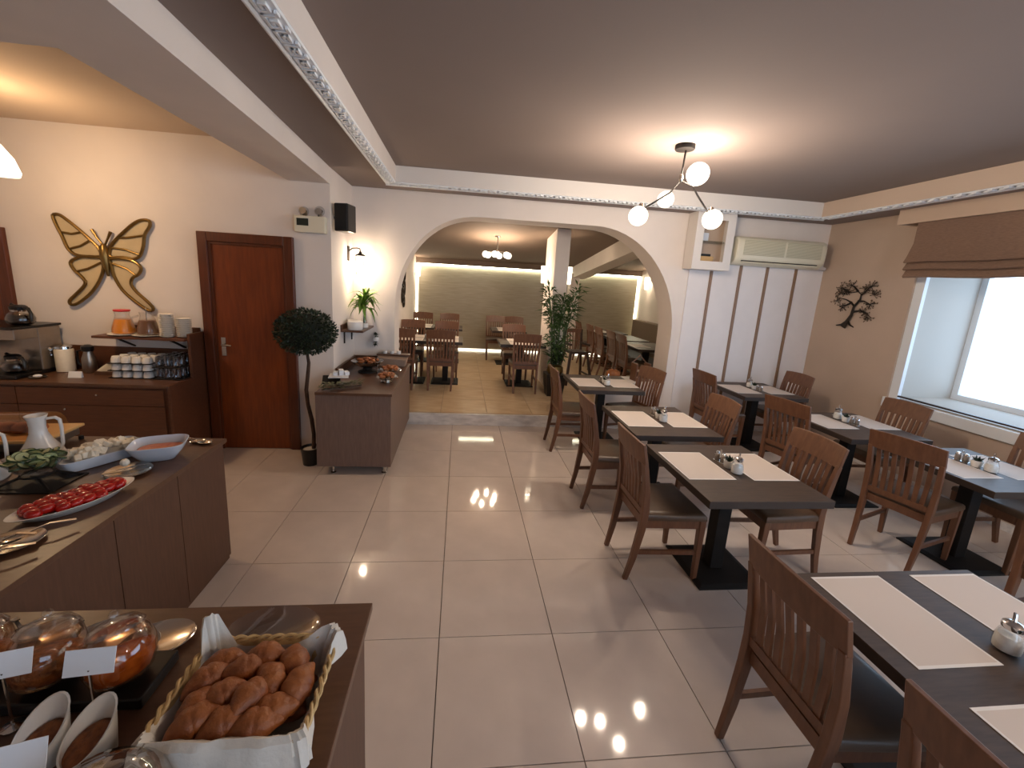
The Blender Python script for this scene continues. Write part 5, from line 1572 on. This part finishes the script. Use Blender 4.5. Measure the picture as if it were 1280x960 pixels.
# napkin lining: tucked below the rim at the sides, spilling over at the corners and the front
def nap_ring(a, b, z, over=0.0, lift=0.0, ph=0.0):
    pts = rect(a, b, z, 0.16, 16)
    fine = []
    for i in range(len(pts)):
        p, p2 = Vector(pts[i]), Vector(pts[(i + 1) % len(pts)])
        m_ = 14 if (p2 - p).length > 0.05 else 1
        fine += [p.lerp(p2, j / m_) for j in range(m_)]
    out = []
    for i, p in enumerate(fine):
        u, v = p.x / a, p.y / b
        fr = max(0.0, min(1.0, (-v - 0.80) / 0.15))                    # front side
        bl = max(0.0, 1 - math.hypot(u + 1, v - 1) / 0.42)              # back corner by the jars
        br = max(0.0, 1 - math.hypot(u - 1, v - 1) / 0.62)              # back corner by the aisle
        rf = max(0.0, 1 - math.hypot(u - 1, v + 1) / 0.75)              # front corner by the aisle
        lf_ = max(0.0, 1 - math.hypot(u + 1, v + 1) / 0.75)
        w = min(1.0, fr + 1.6 * bl + 1.6 * br + rf + lf_)
        d = Vector((u, v, 0))
        d.normalize()
        wv = 0.004 * math.sin(i * 0.9 + ph) + 0.003 * math.sin(i * 2.3 + ph)
        q_ = p + d * (over * w + wv * w)
        q_.z = z + w * lift + lift * 1.1 * bl + (0.05 * bl + 0.02 * br if over > 0.01 else 0) + 0.5 * wv * w
        out.append(q_)
    return out
MB().loft([nap_ring(0.05, 0.04, 0.018), nap_ring(0.122, 0.092, 0.020), nap_ring(0.136, 0.106, 0.055), nap_ring(0.146, 0.116, 0.080, 0.0, 0.022),
           nap_ring(0.148, 0.118, 0.084, 0.012, 0.030, 0.6), nap_ring(0.148, 0.118, 0.083, 0.026, 0.024, 1.2), nap_ring(0.147, 0.117, 0.081, 0.034, -0.004, 1.8),
           nap_ring(0.147, 0.117, 0.080, 0.040, -0.034, 2.4)], True, False).build('napkin_lining', M_NAPKIN, wb, smooth=True)
# croissants
def croissant_mesh(seed, bend):
    q = random.Random(seed)
    rings = []
    N = 22
    for i in range(N + 1):
        t = i / N
        e = math.sin(PI * t) ** 0.95
        seg = abs(math.sin(t * PI * 3.5 + 0.25)) ** 0.7
        r = (0.0275 * e + 0.003) * (0.90 + 0.12 * seg)
        a = (t - 0.5) * bend
        R_ = 0.105 / bend if bend > 0.05 else 1.0
        c = Vector((R_ * math.sin(a), R_ * (math.cos(a) - 1), 0.02))
        d = Vector((math.cos(a), -math.sin(a), 0))
        nrm = Vector((math.sin(a), math.cos(a), 0))
        rings.append([c + nrm * r * math.cos(2 * PI * j / 14) + Vector((0, 0, 1)) * r * 0.88 * math.sin(2 * PI * j / 14) for j in range(14)])
    return MB().loft(rings).mesh('croissant', M_CRUST, True)
CRO = [croissant_mesh(1, 0.9), croissant_mesh(2, 0.4), croissant_mesh(3, 1.3)]
q = random.Random(17)
spots = [(-0.095, 0.070, 0.2), (0.0, 0.075, -0.1), (0.08, 0.055, 2.3), (-0.105, 0.015, 0.55), (-0.03, 0.030, 0.5), (0.045, 0.010, -0.9), (0.105, -0.005, 1.4),
         (-0.10, -0.045, 1.0), (-0.045, -0.030, 0.8), (0.015, -0.040, 0.9), (0.075, -0.055, 0.1), (-0.08, -0.080, 0.7), (-0.015, -0.085, 0.6), (0.055, -0.095, 0.2)]
for lay, (zz, sc_) in enumerate(((0.028, 0.88), (0.066, 0.93))):
    for k, (x, y, a) in enumerate(spots):
        if lay == 0 and k % 3 == 1:
            continue
        dome = 0.018 * (1 - (x / 0.14) ** 2) * (1 - (y / 0.12) ** 2)
        o = link('croissant', CRO[k % 3], None, 0, (bkx + x * sc_, bky + y * sc_, ZK + zz + (dome if lay else 0) + q.uniform(-.004, .004)), (q.uniform(-.5, .5), q.uniform(-.22, .22), a + q.uniform(-.25, .25) + (0.9 if lay == 0 else 0)))
        o.scale = (1.05 + q.uniform(-.1, .08), 1.14, 1.12)
        tag(o, 'golden brown croissant heaped in the napkin-lined basket', 'croissant', 'croissants in the basket')
# tilted glass jars on a black riser
rs = thing('black_riser', 'low black display riser under the glass jars', 'riser', (-0.95, 0.94, ZK))
B(-0.27, 0.24, -0.07, 0.065, 0, 0.03).build('board', M_PLASTIC, rs, bevel=0.004)
def jar(x, y, label, cont, tilt, rz, s=0.78, amber=True):
    t = thing('glass_jar', label, 'jar', (x, y, ZK + 0.031), rz, 'tilted glass jars')
    Mx = Matrix.Translation((0, 0, 0.085 * s)) @ Matrix.Rotation(tilt, 4, 'X')
    body = [(0.05 * s, -0.078 * s), (0.075 * s, -0.060 * s), (0.090 * s, -0.02 * s), (0.092 * s, 0.020 * s), (0.080 * s, 0.060 * s), (0.066 * s, 0.078 * s)]
    MB().lathe(body, 26, M=Mx).build('body', M_GLASSA if amber else M_GLASS, t, smooth=True)
    inner = [(0.046 * s, -0.072 * s), (0.070 * s, -0.056 * s), (0.085 * s, -0.02 * s), (0.086 * s, 0.004 * s), (0.06 * s, 0.012 * s), (0.01, 0.016 * s)]
    MB().lathe(inner, 24, M=Mx).build('contents', cont, t, smooth=True)
    lid = [(0.070 * s, 0.078 * s), (0.072 * s, 0.084 * s), (0.056 * s, 0.100 * s), (0.03 * s, 0.108 * s), (0.012 * s, 0.112 * s), (0.014 * s, 0.124 * s), (0.008 * s, 0.134 * s)]
    MB().lathe(lid, 24, M=Mx).build('lid', M_GLASS, t, smooth=True)
    MB().tube([Mx @ Vector((0.070 * s * math.cos(2 * PI * j / 24), 0.070 * s * math.sin(2 * PI * j / 24), 0.079 * s)) for j in range(24)], 0.0035, 6, closed=True).build('mouth_ring', M_GLASS, t, smooth=True)
HONEY = mat('jam', (206, 120, 48), 0.15, col2=(150, 74, 26), vscale=30, spec=0.7)
NUTS = mat('nuts', (176, 118, 70), 0.5, col2=(90, 52, 30), vscale=70, bump=0.6, bscale=70)
jar(-0.79, 0.93, 'tilted glass jar of amber jam closest to the croissants', HONEY, -0.35, 0.75)
jar(-0.955, 0.935, 'tilted glass jar of brown nuts in the middle of the riser', NUTS, -0.3, 0.3)
jar(-1.12, 0.94, 'tilted glass jar cut off by the picture edge', NUTS, -0.3, 0.2)
for (x, y, l) in ((-0.80, 1.06, 'beside the basket'), (-0.945, 1.075, 'behind the jam jar'), (-1.115, 1.085, 'behind the nut jar')):
    t = thing('mirror_plate', 'shiny oval chrome plate lying ' + l, 'plate', (x, y, ZK), 0.3, 'shiny chrome plates')
    MB().lathe([(0.05, 0), (0.07, 0.003), (0.082, 0.012), (0.080, 0.014), (0.066, 0.007), (0.01, 0.004)], 30, (0, 0, 0), 1.08, 0.82).build('plate', M_SILVER, t, smooth=True)
    spoon('serving_spoon', 'small dark spoon resting on the chrome plate ' + l, (x - 0.02, y - 0.01, ZK + 0.014), math.radians(150), 0.09, M_STEEL)
gp = thing('glass_platter', 'clear glass platter edge showing behind the croissant basket', 'platter', (-0.50, 1.075, ZK))
MB().lathe([(0.06, 0), (0.10, 0.006), (0.115, 0.02), (0.112, 0.022), (0.09, 0.01), (0.01, 0.006)], 30, (0, 0, 0), 1.1, 0.75).build('dish', M_GLASS, gp, smooth=True)
# paper cards on clips
for (x, y, z, rz, l) in ((-0.785, 0.845, 0.155, 0.10, 'in front of the jam jar'), (-0.955, 0.845, 0.155, 0.25, 'in front of the nut jar'), (-0.775, 0.67, 0.13, 0.25, 'at the picture corner')):
    t = thing('price_card', 'blank bluish paper card on a clip ' + l, 'card', (x, y, ZK), rz, 'paper cards')
    MB().lathe([(0.02, 0), (0.02, 0.006), (0.004, 0.01)], 14).build('base', M_CHROME, t, smooth=True)
    MB().tube([(0, 0, 0.008), (0, 0, z - 0.01)], 0.003, 6).build('stem', M_CHROME, t)
    MB().box(-0.048, 0.048, -0.001, 0.001, 0, 0.054, Matrix.Translation((0, -0.004, z - 0.02)) @ Matrix.Rotation(-0.35, 4, 'X')).build('card', M_PAPER, t)
# slanted scoop cups with cereal
def scoop(x, y, rz, label):
    t = thing('slanted_cup', label, 'cup', (x, y, ZK), rz, 'slanted cereal cups')
    t.scale = (0.84, 0.84, 0.84)
    n = 28
    def ring(r, base, hi):
        return [(r * math.cos(2 * PI * j / n), r * 1.15 * math.sin(2 * PI * j / n), base + hi * (0.5 + 0.5 * math.sin(2 * PI * j / n))) for j in range(n)]
    MB().loft([ring(0.040, 0, 0), ring(0.043, 0.003, 0), ring(0.050, 0.04, 0.085), ring(0.052, 0.045, 0.092), ring(0.048, 0.045, 0.090), ring(0.038, 0.010, 0), ring(0.005, 0.009, 0)]).build('shell', M_PORC, t, smooth=True)
    MB().loft([ring(0.039, 0.014, 0.0), ring(0.045, 0.040, 0.025), ring(0.034, 0.050, 0.022), ring(0.006, 0.060, 0.004)]).build('cereal', M_CEREAL, t, smooth=True)
scoop(-0.735, 0.770, -0.35, 'white slanted cup of brown cereal nearest the basket')
scoop(-0.830, 0.775, -0.2, 'white slanted cup of brown cereal beside the picture edge')
sw = thing('sweets_bowl', 'small bowl of pale wrapped sweets at the picture edge', 'bowl', (-1.0, 0.77, ZK + 0.031))
MB().lathe([(0.03, 0), (0.05, 0.02), (0.048, 0.022), (0.02, 0.006)], 18).build('bowl', M_GLASS, sw, smooth=True)
for k in range(7):
    a = 2 * PI * k / 6
    MB().ball((0.026 * math.cos(a) if k < 6 else 0, 0.026 * math.sin(a) if k < 6 else 0, 0.026 + (0.014 if k == 6 else 0)), (0.014, 0.011, 0.010), 8, 6).build('sweet', M_FETA, sw)
# glass cloche in front
cl = thing('glass_cloche', 'clear domed glass lid in the very front of the counter', 'cloche', (-0.590, 0.600, ZK))
MB().lathe([(0.120, 0), (0.122, 0.004), (0.122, 0.010), (0.10, 0.012)], 30).build('plate', M_PORC, cl, smooth=True)
MB().lathe([(0.114, 0.013), (0.114, 0.07), (0.106, 0.110), (0.082, 0.145), (0.05, 0.164), (0.012, 0.172)], 30).build('dome', glass('cloche_glass', (225, 215, 205), 0.16), cl, smooth=True)
MB().ball((0, 0, 0.184), 0.014, 12, 8).build('knob', M_GLASS, cl, smooth=True)
MB().lathe([(0.075, 0.013), (0.08, 0.02), (0.075, 0.05), (0.02, 0.06)], 22).build('cake', M_BREAD, cl, smooth=True)
